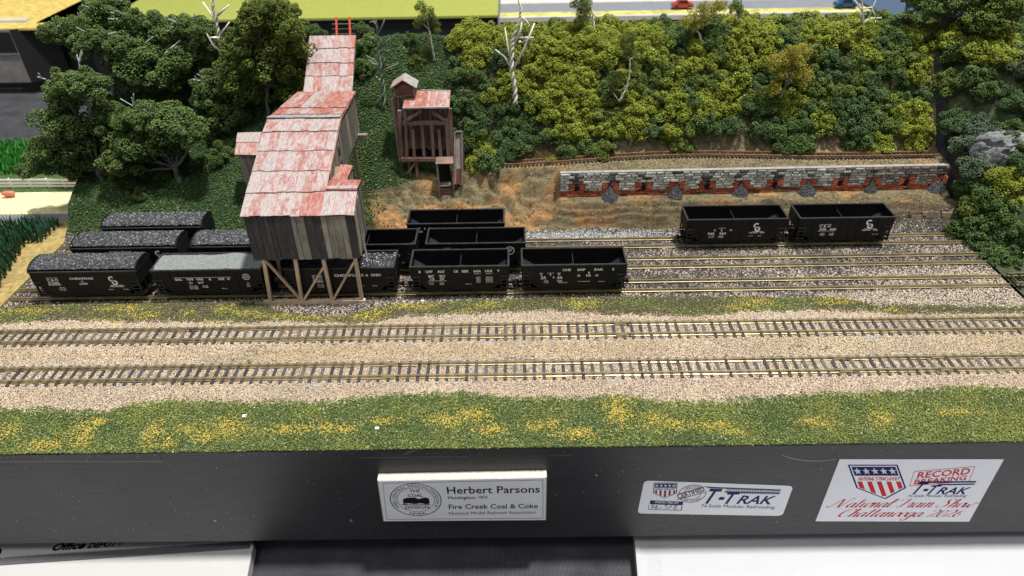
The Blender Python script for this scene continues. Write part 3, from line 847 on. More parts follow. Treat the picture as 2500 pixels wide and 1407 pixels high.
def hopper(label, x0, x1, y_c, ribs, mode, lettering, diagonals=False, tilt=0.):
    Lc = x1 - x0
    L2 = Lc / 2
    xc = (x0 + x1) / 2
    t = thing('hopper_car', label, 'hopper car', (xc, y_c, .4), 'black hopper cars on the yard sidings')
    ORG[t.name] = Vector((0, 0, 0))           # parts below are in car coordinates
    zt, zb, W = 2.08, .52, .93
    side = [(-L2, zt), (-L2, 1.25), (-L2 + .12, 1.2), (-L2 + .95, zb), (L2 - .95, zb), (L2 - .12, 1.2), (L2, 1.25), (L2, zt)]
    mb = MB()
    mb.prism(side[::-1], 1, -W, -W + .05)
    mb.prism(side, 1, W - .05, W)
    for s in (-1, 1):
        mb.box(s * L2 - .03, s * L2 + .03, -W + .05, W - .05, 1.22, zt)
    part('body', mb, M['car'], t)
    a, b = L2 * .46, L2 * .24
    prof = [(-L2 + .04, 1.5), (-a, .35), (-b, .35), (0, 1.12), (b, .35), (a, .35), (L2 - .04, 1.5)]
    if mode != 'empty':
        prof = [(-L2 + .04, 1.5), (-a, 1.0), (a, 1.0), (L2 - .04, 1.5)]
    mb = MB()
    for (u, v), (p, q) in zip(prof[:-1], prof[1:]):
        mb.hexa([(u, -W + .05, v - .04), (p, -W + .05, q - .04), (p, W - .05, q - .04), (u, W - .05, v - .04)], [(u, -W + .05, v), (p, -W + .05, q), (p, W - .05, q), (u, W - .05, v)])
    part('slope_sheet', mb, M['car_in'], t)
    mb = MB()
    mb.box(-L2 - .05, L2 + .05, -W - .04, -W + .07, zt, zt + .07).box(-L2 - .05, L2 + .05, W - .07, W + .04, zt, zt + .07)
    for s in (-1, 1):
        mb.box(s * L2 - .05, s * L2 + .05, -W + .07, W - .07, zt, zt + .07)
    part('top_rim', mb, M['rim'], t)
    for s in (-1, 1):
        part('side_sill', MB().box(-L2 + .02, L2 - .02, s * (W - .03) - .03, s * (W - .03) + .03, .40, .50), M['car'], t)
    if mode == 'empty':
        part('cross_brace', MB().box(-.02, .02, -W + .05, W - .05, 1.72, 1.78).box(-.018, .018, W - .10, W - .06, 1.1, 1.9), M['car_in'], t)
    if mode == 'arch':
        arc = [(W * math.cos(k * math.pi / 14), zt + .07 + .36 * math.sin(k * math.pi / 14)) for k in range(15)]
        for s in (-1, 1):
            part('end_bulkhead', MB().prism(arc, 0, s * (L2 - .0) - .05, s * L2 + .05), M['car'], t)
    rib_me = MB().box(-.025, .025, -.03, 0, zb + .02, zt).mesh('side_post')
    rib_me.materials.append(M['car'])
    for i in range(ribs):
        xx = -L2 + 1.0 + (Lc - 2.0) * i / (ribs - 1)
        for s in (-1, 1):
            o = link('side_post', rib_me, None, t, (xx, -W if s < 0 else W + .03, 0))
    if diagonals:
        for (u, p) in ((-1.95, -1.0), (-.1, -1.0), (.1, 1.0), (1.95, 1.0)):
            part('diagonal_brace', MB().beam((u, -W - .012, zt - .1), (p, -W - .012, zb + .1), .07, .03, (0, 1, 0)), M['car'], t)
    mb = MB()
    for s in (-1, 1):
        for (u0, u1, v0, v1) in (((.06, .62, .28, .36)),):
            mb.prism([(s * L2 * .02, .52), (s * L2 * .58, .52), (s * L2 * .46, .1), (s * L2 * .26, .1)], 1, -.62, .62)
    part('discharge_bay', mb, M['car'], t)
    # ends: posts, platform, ladder
    for s in (-1, 1):
        mb = MB().box(min(s * L2, s * (L2 - .9)), max(s * L2, s * (L2 - .9)), -.75, .75, .30, .39)
        for yy in (-.82, -.3, .3, .82):
            mb.box(s * (L2 - .06) - .035, s * (L2 - .06) + .035, yy - .035, yy + .035, .39, 1.25)
        part('end_platform', mb, M['car'], t)
        mb = MB()
        for zz in (.62, .88, 1.14, 1.4):
            mb.box(s * (L2 - .28) - .2, s * (L2 - .28) + .2, -W - .055, -W - .03, zz, zz + .035)
        for xx in (-.2, .2):
            mb.box(s * (L2 - .28) + xx - .015, s * (L2 - .28) + xx + .015, -W - .05, -W - .005, .5, 1.5)
        part('grab_ladder', mb, M['rim'], t)
        mb = MB().box(min(s * L2, s * (L2 + .27)), max(s * L2, s * (L2 + .27)), -.06, .06, .26, .36)
        mb.box(s * (L2 + .27) - .08, s * (L2 + .27) + .08, -.11, .11, .2, .42)
        part('coupler', mb, M['car'], t)
        tr = part('truck', MB().prism([(s * (L2 - .95) + u, v) for u, v in ((-.66, .2), (-.5, .14), (-.3, .2), (-.16, .1), (.16, .1), (.3, .2), (.5, .14), (.66, .2), (.6, .32), (.2, .38), (-.2, .38), (-.6, .32))], 1, -.64, -.54)
                  .prism([(s * (L2 - .95) + u, v) for u, v in ((-.66, .2), (-.5, .14), (-.3, .2), (-.16, .1), (.16, .1), (.3, .2), (.5, .14), (.66, .2), (.6, .32), (.2, .38), (-.2, .38), (-.6, .32))], 1, .54, .64)
                  .box(s * (L2 - .95) - .15, s * (L2 - .95) + .15, -.54, .54, .2, .36), M['car'], t)
        for u in (-.46, .46):
            for yy in (-.49, .49):
                part('wheel', MB().tube([(0 + s * (L2 - .95) + u, yy - .05, .22), (s * (L2 - .95) + u, yy + .05, .22)], [.22, .22], 14), M['wheel'], tr)
    # lettering: (string, centre x, z, height[, width, colour])
    for key in ('white', 'yellow'):
        mb = MB()
        yl = -W - .034 if not lettering.get('flush') else -W - .004
        for it in lettering.get(key, []):
            if it[0] == 'CO':
                emblem_co(mb, it[1], it[2], it[3], yl)
            elif it[0] == 'bar':
                mb.add([(it[1] - it[3] / 2, yl, it[2] - .011), (it[1] + it[3] / 2, yl, it[2] - .011), (it[1] + it[3] / 2, yl, it[2] + .011), (it[1] - it[3] / 2, yl, it[2] + .011)], [(0, 1, 2, 3)])
            elif it[0] == 'ring':
                ring(mb, (it[1], yl, it[2]), it[3] * .82, it[3], UX, UZ, 30)
                if len(it) > 4:
                    ring(mb, (it[1], yl, it[2]), it[3] * .5, it[3] * .58, UX, UZ, 30)
            elif it[0] == 'diamond':
                r = it[3]
                mb.add([(it[1] - r, yl, it[2]), (it[1], yl, it[2] - r), (it[1] + r, yl, it[2]), (it[1], yl, it[2] + r), (it[1] - r * .8, yl, it[2]), (it[1], yl, it[2] - r * .8), (it[1] + r * .8, yl, it[2]), (it[1], yl, it[2] + r * .8)],
                       [(0, 1, 5, 4), (1, 2, 6, 5), (2, 3, 7, 6), (3, 0, 4, 7)])
                mb.add([(it[1] - r * .72, yl, it[2]), (it[1], yl, it[2] - r * .72), (it[1] + r * .72, yl, it[2]), (it[1], yl, it[2] + r * .72)], [(0, 1, 2, 3)])
            else:
                text(mb, it[0], (it[1], yl, it[2]), UX, UZ, it[3], it[4] if len(it) > 4 else None, bold=.032)
        if mb.v:
            part('lettering', mb, M[key], t)
    if 'black' in lettering:
        mb = MB()
        for it in lettering['black']:
            text(mb, it[0], (it[1], -W - .040, it[2]), UX, UZ, it[3], it[4], bold=.02)
        part('lettering', mb, M['ink'], t)
    return t


def load(label, x0, x1, y_c, mode, m, cat='coal load', z0=None, seed=0):
    Lc = x1 - x0 - .1
    n, k = int(Lc / .062), 32
    u = np.linspace(-Lc / 2, Lc / 2, n)
    v = np.linspace(-.87, .87, k)
    U, V = np.meshgrid(u, v)
    rng = np.random.default_rng(seed)
    if mode == 'arch':
        Zb = 2.12 + .34 * np.sqrt(np.clip(1 - (V / .93) ** 2, 0, 1))
    elif mode == 'flat':
        Zb = 2.02 + .1 * np.sqrt(np.clip(1 - (V / .9) ** 2, 0, 1)) + .09 * fbm(U * .6, V * .8, seed) + .12 * np.exp(-((U - 1.2) / .7) ** 2)
    else:
        Zb = 1.98 + .06 * fbm(U, V, seed)
    amp = .075 if mode != 'flat' else .03
    Zz = Zb + rng.random(U.shape) * amp + .05 * fbm(U * 5, V * 5, seed + 3)
    U = U + rng.normal(0, .016, U.shape)
    V = V + rng.normal(0, .012, V.shape)
    U = np.clip(U, -Lc / 2, Lc / 2)
    me = bpy.data.meshes.new('load')
    ij = np.arange(n * k).reshape(k, n)
    q = np.stack([ij[:-1, :-1], ij[:-1, 1:], ij[1:, 1:], ij[1:, :-1]], -1).reshape(-1, 4)
    tri = np.concatenate([q[:, [0, 1, 2]], q[:, [0, 2, 3]]])
    me.from_pydata(np.stack([U.ravel(), V.ravel(), Zz.ravel()], 1).tolist(), [], tri.tolist())
    nm = 'gravel_load' if mode == 'flat' else 'coal_load'
    o = link(nm, me, m, None, ((x0 + x1) / 2, y_c, .4))
    return tag(o, label, cat)


T1, T2, T3 = 12.63, 15.17, 17.63
small = lambda x, z, n=3: [('CAPY 140000', x, z, .06, .34), ('LD LMT 169000', x, z - .1, .06, .42), ('LT WT 51100', x, z - .2, .06, .38)][:n]
hopper('loaded black hopper 51096 with arched ends at the left end of the front row', -28.3, -21.95, T1, 0, 'arch', {'flush': 1, 'white': [('bar', -1.95, 1.72, .72), ('C & O', -1.95, 1.47, .19, .66), ('51096', -1.95, 1.22, .19, .70), ('bar', -1.95, 1.18, .76), ('CHESAPEAKE', -.2, 1.58, .14, 1.42), ('&', -.2, 1.40, .11), ('OHIO', -.2, 1.20, .14, .5), ('CO', 1.62, 1.35, .80), ('PROGRESS', 1.75, 1.0, .085, .85)] + small(-1.6, .98) + [('NEW 8-48', 1.3, .80, .05, .3), ('BLT 8-48', 2.2, .80, .05, .3)]})
load('dark coal heap in the arched hopper 51096 at the left end of the front row', -28.3, -21.95, T1, 'arch', M['coal'], seed=1)
hopper('black hopper 21017 filled with pale grey gravel in the front row', -21.05, -14.55, T1, 9, 'flat', {'white': [('BAL', -1.75, 1.42, .15, .42), ('TIM', -1.1, 1.42, .15, .42), ('ORE', -.5, 1.42, .15, .42), ('&', .12, 1.42, .15), ('OHI', .78, 1.42, .15, .36), ('O', 1.22, 1.42, .15), ('bar', -.3, 1.62, 3.4), ('21', -1.1, 1.17, .14, .2), ('017', -.5, 1.17, .14, .34), ('CAPY 100000', -1.0, .98, .06, .5), ('LD LMT 118800', -1.0, .88, .06, .5), ('LT WT 50200', -1.0, .78, .06, .5), ('100 000', -.3, .98, .06, .34), ('118 800', -.3, .88, .06, .34), ('NEW 4-43', .8, .78, .05, .3), ('ring', 2.3, 1.62, .22, 1), ('B&O', 2.3, 1.58, .08, .18), ('AB', 2.3, 1.15, .06), ('BRAKE', 2.3, 1.03, .06, .2), ('SHOES', 2.3, .91, .06, .2)]})
load('pale grey gravel load heaped in hopper 21017 beside the tipple', -21.05, -14.55, T1, 'flat', M['ash_load'], 'gravel load', seed=2)
hopper('black hopper with glittering coal standing under the tipple posts', -13.2, -6.7, T1, 0, 'low', {'flush': 1, 'white': [('bar', -1.35, 1.62, .62), ('C & O', -1.35, 1.40, .17, .58), ('51253', -1.35, 1.16, .17, .6), ('bar', -1.35, 1.12, .66), ('CHESAPEAKE', .55, 1.52, .17, 1.75), ('&', 1.62, 1.52, .15), ('OHIO', 2.15, 1.52, .17, .6)] + small(-1.25, .95) + [('NEW 8-48', 1.2, .80, .05, .3), ('BLT 8-48', 2.0, .80, .05, .3)]})
load('glittering black coal in the hopper under the tipple', -13.2, -6.7, T1, 'low', M['coal_shiny'], seed=3)
hopper('empty black hopper 1329 right of the tipple in the front row', -5.72, .08, T1, 8, 'empty', {'white': [('B', -2.35, 1.72, .16), ('UFF', -1.8, 1.72, .16, .42), ('ALO', -1.1, 1.72, .16, .42), ('CR', -.2, 1.72, .16, .28), ('EEK', .35, 1.72, .16, .42), ('&GA', 1.05, 1.72, .16, .45), ('ULE', 1.72, 1.72, .16, .42), ('Y', 2.3, 1.72, .16), ('bar', -1.7, 1.55, .4), ('bar', -1.05, 1.55, .4), ('BC', -1.7, 1.38, .14, .32), ('&G', -1.05, 1.38, .14, .32), ('13', -1.65, 1.18, .14, .24), ('29', -1.08, 1.18, .14, .26), ('bar', -1.35, 1.13, 1.1), ('CAPACITY', -1.75, .95, .055, .34), ('LT WT', -1.7, .85, .055, .24), ('100000', -1.1, .95, .055, .28), ('48200', -1.1, .85, .055, .28), ('RETURN TO', 1.05, 1.58, .05, .4), ('DUNDON W VA', 1.75, 1.58, .05, .4), ('BUILT 8-12', .5, .85, .05, .36)] + [('LENGTH 30 6', 1.75, 1.34 - .09 * i, .05, .42) for i in range(5)] + [('HEIGHT', 1.1, 1.34 - .09 * i, .05, .26) for i in range(5)]})
hopper('empty black braced hopper 55364 at the right end of the front row', .88, 7.05, T1, 7, 'empty', {'white': [('CHE', -.45, 1.72, .15, .5), ('SAP', .42, 1.72, .15, .48), ('EAK', 1.45, 1.72, .15, .55), ('E', 2.3, 1.72, .15), ('&', .88, 1.52, .13), ('O', .28, 1.30, .15), ('HI', .85, 1.30, .15, .24), ('O', 1.35, 1.30, .15), ('bar', -1.95, 1.58, .2), ('bar', -1.4, 1.58, .4), ('bar', -.9, 1.58, .2), ('C', -1.95, 1.42, .13), ('&', -1.4, 1.42, .12), ('O', -.9, 1.42, .13), ('55', -1.82, 1.20, .14, .28), ('3', -1.22, 1.20, .14), ('64', -.85, 1.20, .14, .28), ('bar', -1.82, 1.16, .36), ('bar', -.85, 1.16, .36), ('CAPY', -1.65, 1.02, .05, .2), ('LD LMT', -1.65, .94, .05, .3), ('LT WT', -1.65, .86, .05, .26), ('100000', -.85, 1.02, .05, .3), ('122000', -.85, .94, .05, .3), ('46400 8-37', -.65, .86, .05, .55), ('bar', .6, .95, .75), ('bar', 1.65, .93, .4)]}, diagonals=True)
hopper('loaded black hopper with arched ends at the left end of the middle row', -27.1, -20.55, T2, 0, 'arch', {'flush': 1, 'white': [('CHESAPEAKE', -.25, 1.78, .15, 1.45), ('&', -.25, 1.58, .12), ('OHIO', -.25, 1.38, .15, .5), ('C & O', -2.0, 1.5, .18, .66), ('50742', -2.0, 1.25, .18, .7), ('CO', 2.1, 1.5, .80), ('PROGRESS', 2.2, 1.1, .085, .85)]})
load('dark coal heap in the arched hopper at the left end of the middle row', -27.1, -20.55, T2, 'arch', M['coal'], seed=4)
hopper('loaded black hopper half hidden by the tipple wall in the middle row', -19.6, -13.1, T2, 0, 'arch', {'flush': 1, 'white': [('CHESAPEAKE', -.25, 1.58, .15, 1.45), ('C & O', -2.0, 1.5, .18, .66)]})
load('dark coal heap in the hopper left of the tipple wall in the middle row', -19.6, -13.1, T2, 'arch', M['coal'], seed=5)
hopper('empty black hopper with a yellow diamond emblem right of the tipple', -12.0, -5.72, T2, 0, 'empty', {'flush': 1, 'yellow': [('diamond', 1.75, 1.33, .42)], 'white': [('NEW 4-50', 1.8, .75, .05, .3), ('BLT', 2.3, .75, .05, .2)], 'black': [('ERIE', 1.75, 1.26, .15, .5)]})
hopper('empty black hopper with a white ring emblem at the right of the middle row', -5.02, 1.12, T2, 8, 'empty', {'white': [('bar', -1.75, 1.82, .46), ('M.P.', -1.75, 1.62, .15, .42), ('58219', -1.75, 1.4, .15, .5), ('ring', 2.1, 1.58, .3), ('T&P', 2.1, 1.53, .12, .3), ('bar', 2.1, 1.72, .42)]})
hopper('loaded black hopper with arched ends alone at the left of the rear row', -26.35, -19.85, T3, 0, 'arch', {'flush': 1, 'white': [('CHESAPEAKE', -.25, 1.58, .15, 1.45)]})
load('dark coal heap in the arched hopper at the foot of the green slope', -26.35, -19.85, T3, 'arch', M['coal'], seed=6)
hopper('empty black hopper of the rear row below the orange dirt cut', -6.5, -.22, T3, 8, 'empty', {'white': [('C', -2.35, 1.75, .13), ('&', -2.0, 1.75, .12), ('O', -1.65, 1.75, .13), ('55', -2.3, 1.5, .14, .28)]})
hopper('empty black hopper on the rear siding below the oven wall, left of its pair', 11.68, 18.15, T3, 8, 'empty', {'white': [('bar', -.95, 1.5, .5), ('C', -1.4, 1.28, .13), ('&', -.95, 1.28, .13), ('O', -.35, 1.28, .13), ('342', -1.6, 1.02, .15, .44), ('954', -.85, 1.02, .15, .44), ('CAPY 1000', -1.55, .88, .055, .34), ('LD LMT', -1.55, .78, .055, .34), ('100000', -.95, .88, .055, .34), ('57800', -.95, .78, .055, .34), ('CO', 1.3, 1.42, .80), ('FOR PROG', 1.15, 1.08, .08, .55), ('RESS', 1.72, 1.08, .08, .32), ('7-41', 1.0, .85, .05, .3), ('BLT', 1.6, .85, .05, .24)]})
hopper('empty black hopper on the rear siding nearest the right edge of the layout', 18.93, 25.06, T3, 8, 'empty', {'white': [('bar', -1.35, 1.66, .8), ('C & O', -1.35, 1.45, .15, .74), ('300', -1.45, 1.22, .15, .44), ('445', -.8, 1.22, .15, .44), ('bar', -1.2, 1.17, 1.1), ('CAPY', -1.4, .95, .07, .3), ('100000', -1.4, .84, .07, .3), ('LT WT', -.8, .95, .07, .3), ('45900', -.8, .84, .07, .3), ('CO', 1.5, 1.52, .84), ('FOR PROG', 1.4, 1.15, .08, .55), ('RESS', 2.0, 1.15, .08, .3), ('BLT 4-34', 2.05, .85, .05, .36)]})


# ------------------------------------------------------------------ coal tipple
tp = thing('coal_tipple', 'tall weathered board coal tipple with stepped flaking red roof straddling the sidings', 'tipple', (-11.5, 14, .12))
XL, XR, XW = -14.45, -10.15, -8.42


def P(px, py, ax, val):
    return Vector(bk(px, py, ax, val))


def lerp(a, b, t):
    return Vector(a) * (1 - t) + Vector(b) * t


def boards(parent, name, m, p0, p1, q0, q1, n, thick, jitter=.03, gap=.012, drop=.06, smin=.7):
    """n upright boards between bottom edge p0-p1 and top edge q0-q1 (outward = (p1-p0) x up)"""
    ws = [random.uniform(smin, 1.3) for _ in range(n)]
    s, acc = sum(ws), 0
    for w in ws:
        a, b = acc / s, (acc + w) / s
        acc += w
        g = gap / (Vector(p1) - Vector(p0)).length
        dz = Vector((0, 0, random.uniform(-drop, drop * .3)))
        dt = Vector((0, 0, random.uniform(-.01, .02)))
        part(name, MB().slab(lerp(p0, p1, a + g) + dz, lerp(p0, p1, b - g) + dz, lerp(q0, q1, b - g) + dt, lerp(q0, q1, a + g) + dt, thick + random.uniform(0, jitter)), m, parent)


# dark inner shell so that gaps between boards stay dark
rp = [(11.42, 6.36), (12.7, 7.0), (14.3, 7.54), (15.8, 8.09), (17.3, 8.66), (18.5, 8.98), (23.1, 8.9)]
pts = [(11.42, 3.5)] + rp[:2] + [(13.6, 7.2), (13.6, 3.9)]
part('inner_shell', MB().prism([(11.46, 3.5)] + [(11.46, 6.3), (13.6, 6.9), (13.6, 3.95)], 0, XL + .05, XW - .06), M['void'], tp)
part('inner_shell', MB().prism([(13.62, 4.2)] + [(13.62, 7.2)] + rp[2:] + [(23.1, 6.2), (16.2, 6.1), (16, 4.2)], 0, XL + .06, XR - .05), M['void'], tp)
# front wall, right wing wall, right main wall, left wall
boards(tp, 'wall_board', M['board'], (-14.62, 11.44, 3.44), (-8.46, 11.44, 3.46), (-14.55, 11.44, 6.27), (-8.50, 11.44, 6.22), 16, .10)
boards(tp, 'side_board', M['board_side'], (XW - .05, 11.46, 3.50), (XW - .05, 13.62, 3.98), (XW - .05, 11.46, 6.20), (XW - .05, 13.72, 6.95), 7, .06, drop=.1)
part('loose_board', MB().beam((XW + .05, 12.2, 4.6), (XW + .32, 11.6, 3.2), .1, .03), M['board_side'], tp)
ys2 = [13.7, 15.8, 17.3, 18.5, 23.1]
for y0, y1, n in ((13.75, 15.8, 6), (15.8, 18.5, 8), (18.5, 23.05, 15)):
    zt0, zt1 = np.interp([y0, y1], [p[0] for p in rp], [p[1] for p in rp])
    zb0, zb1 = (6.0, 6.0) if y0 > 15 else (5.2, 5.6)
    if y0 > 18:
        zb0, zb1 = 6.15, 6.35
    boards(tp, 'side_board', M['board_side'], (XR - .06, y0, zb0), (XR - .06, y1, zb1), (XR - .06, y0, zt0), (XR - .06, y1, zt1), n, .06, drop=.12)
boards(tp, 'side_board', M['board_side'], (XL + .06, 23.05, 6.2), (XL + .06, 13.7, 4.4), (XL + .06, 23.05, 8.9), (XL + .06, 13.7, 7.2), 24, .06)
boards(tp, 'side_board', M['board_side'], (XL + .0, 13.7, 3.6), (XL + .0, 11.46, 3.45), (XL + .0, 13.7, 7.1), (XL + .0, 11.46, 6.25), 7, .06)
part('window_hole', MB().box(XR + .002, XR + .02, 16.75, 17.2, 7.25, 7.75), M['void'], tp)
part('window_hole', MB().box(XR + .002, XR + .02, 17.0, 17.3, 6.55, 6.85), M['void'], tp)
# trestle under the front wall
part('sill_beam', MB().box(-14.75, -8.62, 11.33, 11.62, .08, .38), M['beam'], tp)
part('sill_beam', MB().box(-14.75, -8.62, 13.75, 14.0, .08, .38), M['beam'], tp)
tops = [P(645, 633, 1, 11.5), P(722, 634, 1, 11.5), P(790, 632, 1, 11.5), P(868, 632, 1, 11.5)]
bots = [P(662, 736, 1, 11.5), P(738, 735, 1, 11.5), P(812, 734, 1, 11.5), P(884, 734, 1, 11.5)]
for a, b in zip(tops, bots):
    part('post', MB().beam((a.x, 11.48, 3.5), (b.x, 11.48, .38), .2, .2), M['beam'], tp)
    part('post', MB().beam((a.x, 13.85, 4.0), (b.x, 13.85, .38), .2, .2), M['beam'], tp)
for (a, b) in (((646, 633), (735, 732)), ((790, 652), (742, 732)), ((864, 640), (814, 731))):
    p, q = P(*a, 1, 11.46), P(*b, 1, 11.46)
    part('brace', MB().beam((p.x, 11.45, p.z), (q.x, 11.45, q.z), .15, .12), M['beam'], tp)
for x in (-14.2, -10.6):
    for y in (16.4, 19.6, 22.6):
        part('post', MB().beam((x, y, 6.1), (x, y, H1(x, y) - .1), .22, .22), M['beam'], tp)
part('ledge_beam', MB().box(-10.3, -9.5, 22.2, 22.55, 6.0, 6.35), M['board_side'], tp)

# roofing: overlapping painted tin sheets
roof_rows = [
    ((595, 524), (862.6, 524), (604.5, 470), (796, 466), None, 9, 'tin'),
]


def sheets(name, m, a0, a1, b0, b1, n, t=.035, lift=.05, over=.12, ms=None):
    """row of sheets from lower edge a0-a1 to upper edge b0-b1"""
    ws = [random.uniform(.75, 1.25) for _ in range(n)]
    s, acc = sum(ws), 0
    up = (lerp(b0, b1, .5) - lerp(a0, a1, .5)).normalized()
    nrm = (Vector(a1) - Vector(a0)).cross(up).normalized()
    for w in ws:
        u, v = acc / s, (acc + w) / s
        acc += w
        e = .004
        j = random.uniform(-.05, .03)
        lo = random.uniform(.0, .03)
        A, B = lerp(a0, a1, u - e) + up * j - up * over + nrm * (lift + lo), lerp(a0, a1, v + e) + up * (j + random.uniform(-.03, .03)) - up * over + nrm * (lift + random.uniform(0, .03))
        C, D = lerp(b0, b1, v + e) + nrm * .005, lerp(b0, b1, u - e) + nrm * .005
        part(name, MB().slab(A, B, C, D, t), random.choice(ms) if ms else m, tp)


def row(y, z, xl=XL - .12, xr=XR + .06):
    return Vector((xl, y, z)), Vector((xr, y, z))


TT = [M['tin'], M['tin'], M['tin'], M['tin'], M['tin_red'], M['tin_pale']]
e0 = row(11.22, 6.42, XL - .12, XW + .06)
e1 = row(12.72, 7.09, XL - .12, XW + .06)
sheets('roof_sheet', None, e0[0], e0[1], e1[0], e1[1], 11, ms=TT)
w1 = (Vector((XR + .02, 12.72, 7.09)), Vector((XW + .08, 12.72, 7.09)))
w2 = (Vector((XR + .02, 13.78, 7.18)), Vector((XW + .12, 13.78, 7.18)))
sheets('roof_sheet', None, w1[0], w1[1], w2[0], w2[1], 2, ms=[M['tin_red']])
part('flashing', MB().slab(w1[0] + Vector((0, -.05, .12)), w1[1] + Vector((0, -.05, .12)), w1[1] + Vector((0, .25, .15)), w1[0] + Vector((0, .25, .15)), .03), M['tin_pale'], tp)
seq = [(12.72, 7.09), (14.3, 7.64), (15.85, 8.19), (17.3, 8.76), (18.5, 9.10)]
for i, ((y0, z0), (y1, z1)) in enumerate(zip(seq[:-1], seq[1:])):
    a, b = row(y0, z0), row(y1, z1)
    sheets('roof_sheet', None, a[0], a[1], b[0], b[1], 8, ms=(TT, TT, [M['tin_pale'], M['tin_pale'], M['tin']], [M['tin_pale'], M['tin_pale'], M['tin']])[i])
a, b = row(18.45, 9.09), (Vector((XL + .05, 19.0, 9.13)), Vector((XR + .06, 19.0, 9.10)))
sheets('ridge_sheet', None, a[0], a[1], b[0], b[1], 4, lift=.09, ms=[M['foil']])
c = (Vector((-14.25, 20.2, 9.10)), Vector((XR + .06, 20.2, 9.05)))
sheets('roof_sheet', None, b[0], b[1], c[0], c[1], 6, ms=[M['tin_red']])
d = (Vector((-13.94, 23.3, 9.00)), Vector((XR + .06, 23.3, 8.98)))
sheets('roof_sheet', None, c[0], c[1], d[0], d[1], 7, ms=[M['tin_red'], M['tin_red'], M['tin']])
part('corner_trim', MB().beam((XR + .07, 14.0, 7.5), (XR + .07, 18.5, 9.03), .05, .1), M['tin_red'], tp)
part('corner_trim', MB().beam((XR + .07, 18.5, 9.03), (XR + .07, 23.3, 8.95), .05, .1), M['tin_red'], tp)
# left lean-to
YA = 21.4
al, ar = P(575, 376, 1, YA), P(634, 379, 1, YA)
rl, rr = P(581, 325, 1, YA + 1.5), P(655, 322, 1, YA + 1.5)
lm0, lm1 = lerp(al, rl, .62), lerp(ar, rr, .62)
rr = Vector((XL - .07, rr.y, rr.z))
lm1 = Vector((XL - .07, lm1.y, lm1.z))
ar = Vector((XL - .07, ar.y, ar.z))
sheets('roof_sheet', None, al, ar, lm0, lm1, 5, ms=[M['tin'], M['tin_red']])
sheets('roof_sheet', None, lm0, lm1, rl, rr, 3, ms=[M['tin_pale'], M['tin_red']])
zb = P(596, 463, 1, YA).z
boards(tp, 'lean_to_board', M['board_side'], (al.x + .15, YA + .1, zb), (XL - .08, YA + .1, zb), (al.x + .12, YA + .1, al.z - .03), (XL - .08, YA + .1, al.z - .03), 10, .05)
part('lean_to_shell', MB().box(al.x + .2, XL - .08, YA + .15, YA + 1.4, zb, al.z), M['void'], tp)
# right hood: a little red-roofed chute cover
hA, hB = P(806, 449, 1, 14.2), P(845, 447, 1, 14.2)
hC, hD = P(862, 406, 1, 15.6), P(833, 404, 1, 15.6)
part('chute_hood', MB().slab(hA, hB, hC, hD, .09), M['tin_red'], tp)
part('chute_wall', MB().hexa([(XR + .02, 14.35, 5.4), (hB.x - .08, 14.35, 5.4), (hC.x - .08, 15.55, 5.4), (XR + .02, 15.55, 5.4)], [(XR + .02, 14.35, hA.z - .04), (hB.x - .08, 14.35, hB.z - .03), (hC.x - .08, 15.55, hC.z - .03), (XR + .02, 15.55, hD.z - .04)]), M['board_side'], tp)
# upper gallery climbing the hill
ga = [(-14.3, -10.82, 22.7, 5.95), (-14.3, -10.82, 24.2, 7.1), (-14.28, -10.85, 25.6, 8.12), (-14.24, -10.86, 26.8, 9.0), (-14.22, -10.86, 27.6, 9.68), (-14.2, -10.86, 28.55, 10.4), (-14.18, -10.84, 29.3, 11.0)]
for (l0, r0, y0, z0), (l1, r1, y1, z1) in zip(ga[:-1], ga[1:]):
    sheets('roof_sheet', None, Vector((l0, y0, z0)), Vector((r0, y0, z0)), Vector((l1, y1, z1)), Vector((r1, y1, z1)), 6, ms=[M['tin'], M['tin'], M['tin_red'], M['tin_pale']])
part('gallery_shell', MB().prism([(22.7, 5.2), (22.7, 5.9), (29.25, 10.95), (29.25, 10.2)], 0, -14.1, -10.95), M['hh'], tp)
for x in (-12.27, -11.3):
    part('ladder_rail', MB().beam((x, 29.35, 10.6), (x + .02, 30.1, 12.1), .14, .08), M['ladder_red'], tp)
for k in range(3):
    part('ladder_rung', MB().beam((-12.6, 29.55 + .2 * k, 11.05 + .3 * k), (-10.95, 29.55 + .2 * k, 11.05 + .3 * k), .05, .05), M['hh_grey'], tp)

# ------------------------------------------------------------------ timber headhouse
YH = 23.5
hh = thing('headhouse', 'tall open-framed reddish timber headhouse with louvred cupola at the end of the terrace track', 'mine building', (-5.6, 23.8, 2.2))


def hp(px, py, y=YH):
    return P(px, py, 1, y)


def stick(name, a, b, w, m=None, y=YH, h=None):
    p, q = hp(*a, y), hp(*b, y)
    return part(name, MB().beam(p, q, w, h or w, (0, 1, 0)), m or M['hh'], hh)


# front frame uprights, rails, braces
for i, (u, v) in enumerate((((988, 268), (994, 385)), ((1008, 318), (1012, 385)), ((1030, 300), (1036, 385)), ((1054, 300), (1059, 385)), ((1071, 318), (1077, 385)), ((1089, 290), (1095, 385)))):
    stick('post', u, v, .2, y=YH - .08)
stick('rail', (983, 301), (1093, 300), .24)
stick('rail', (980, 389), (1108, 389), .26, y=YH - .12)
stick('brace', (986, 297), (1028, 270), .18, y=YH - .05)
stick('brace', (1052, 270), (1090, 297), .18, y=YH - .05)
stick('post', (1098, 265), (1106, 395), .24, y=YH + .1)
stick('post', (975, 270), (982, 395), .24, y=YH + .1)
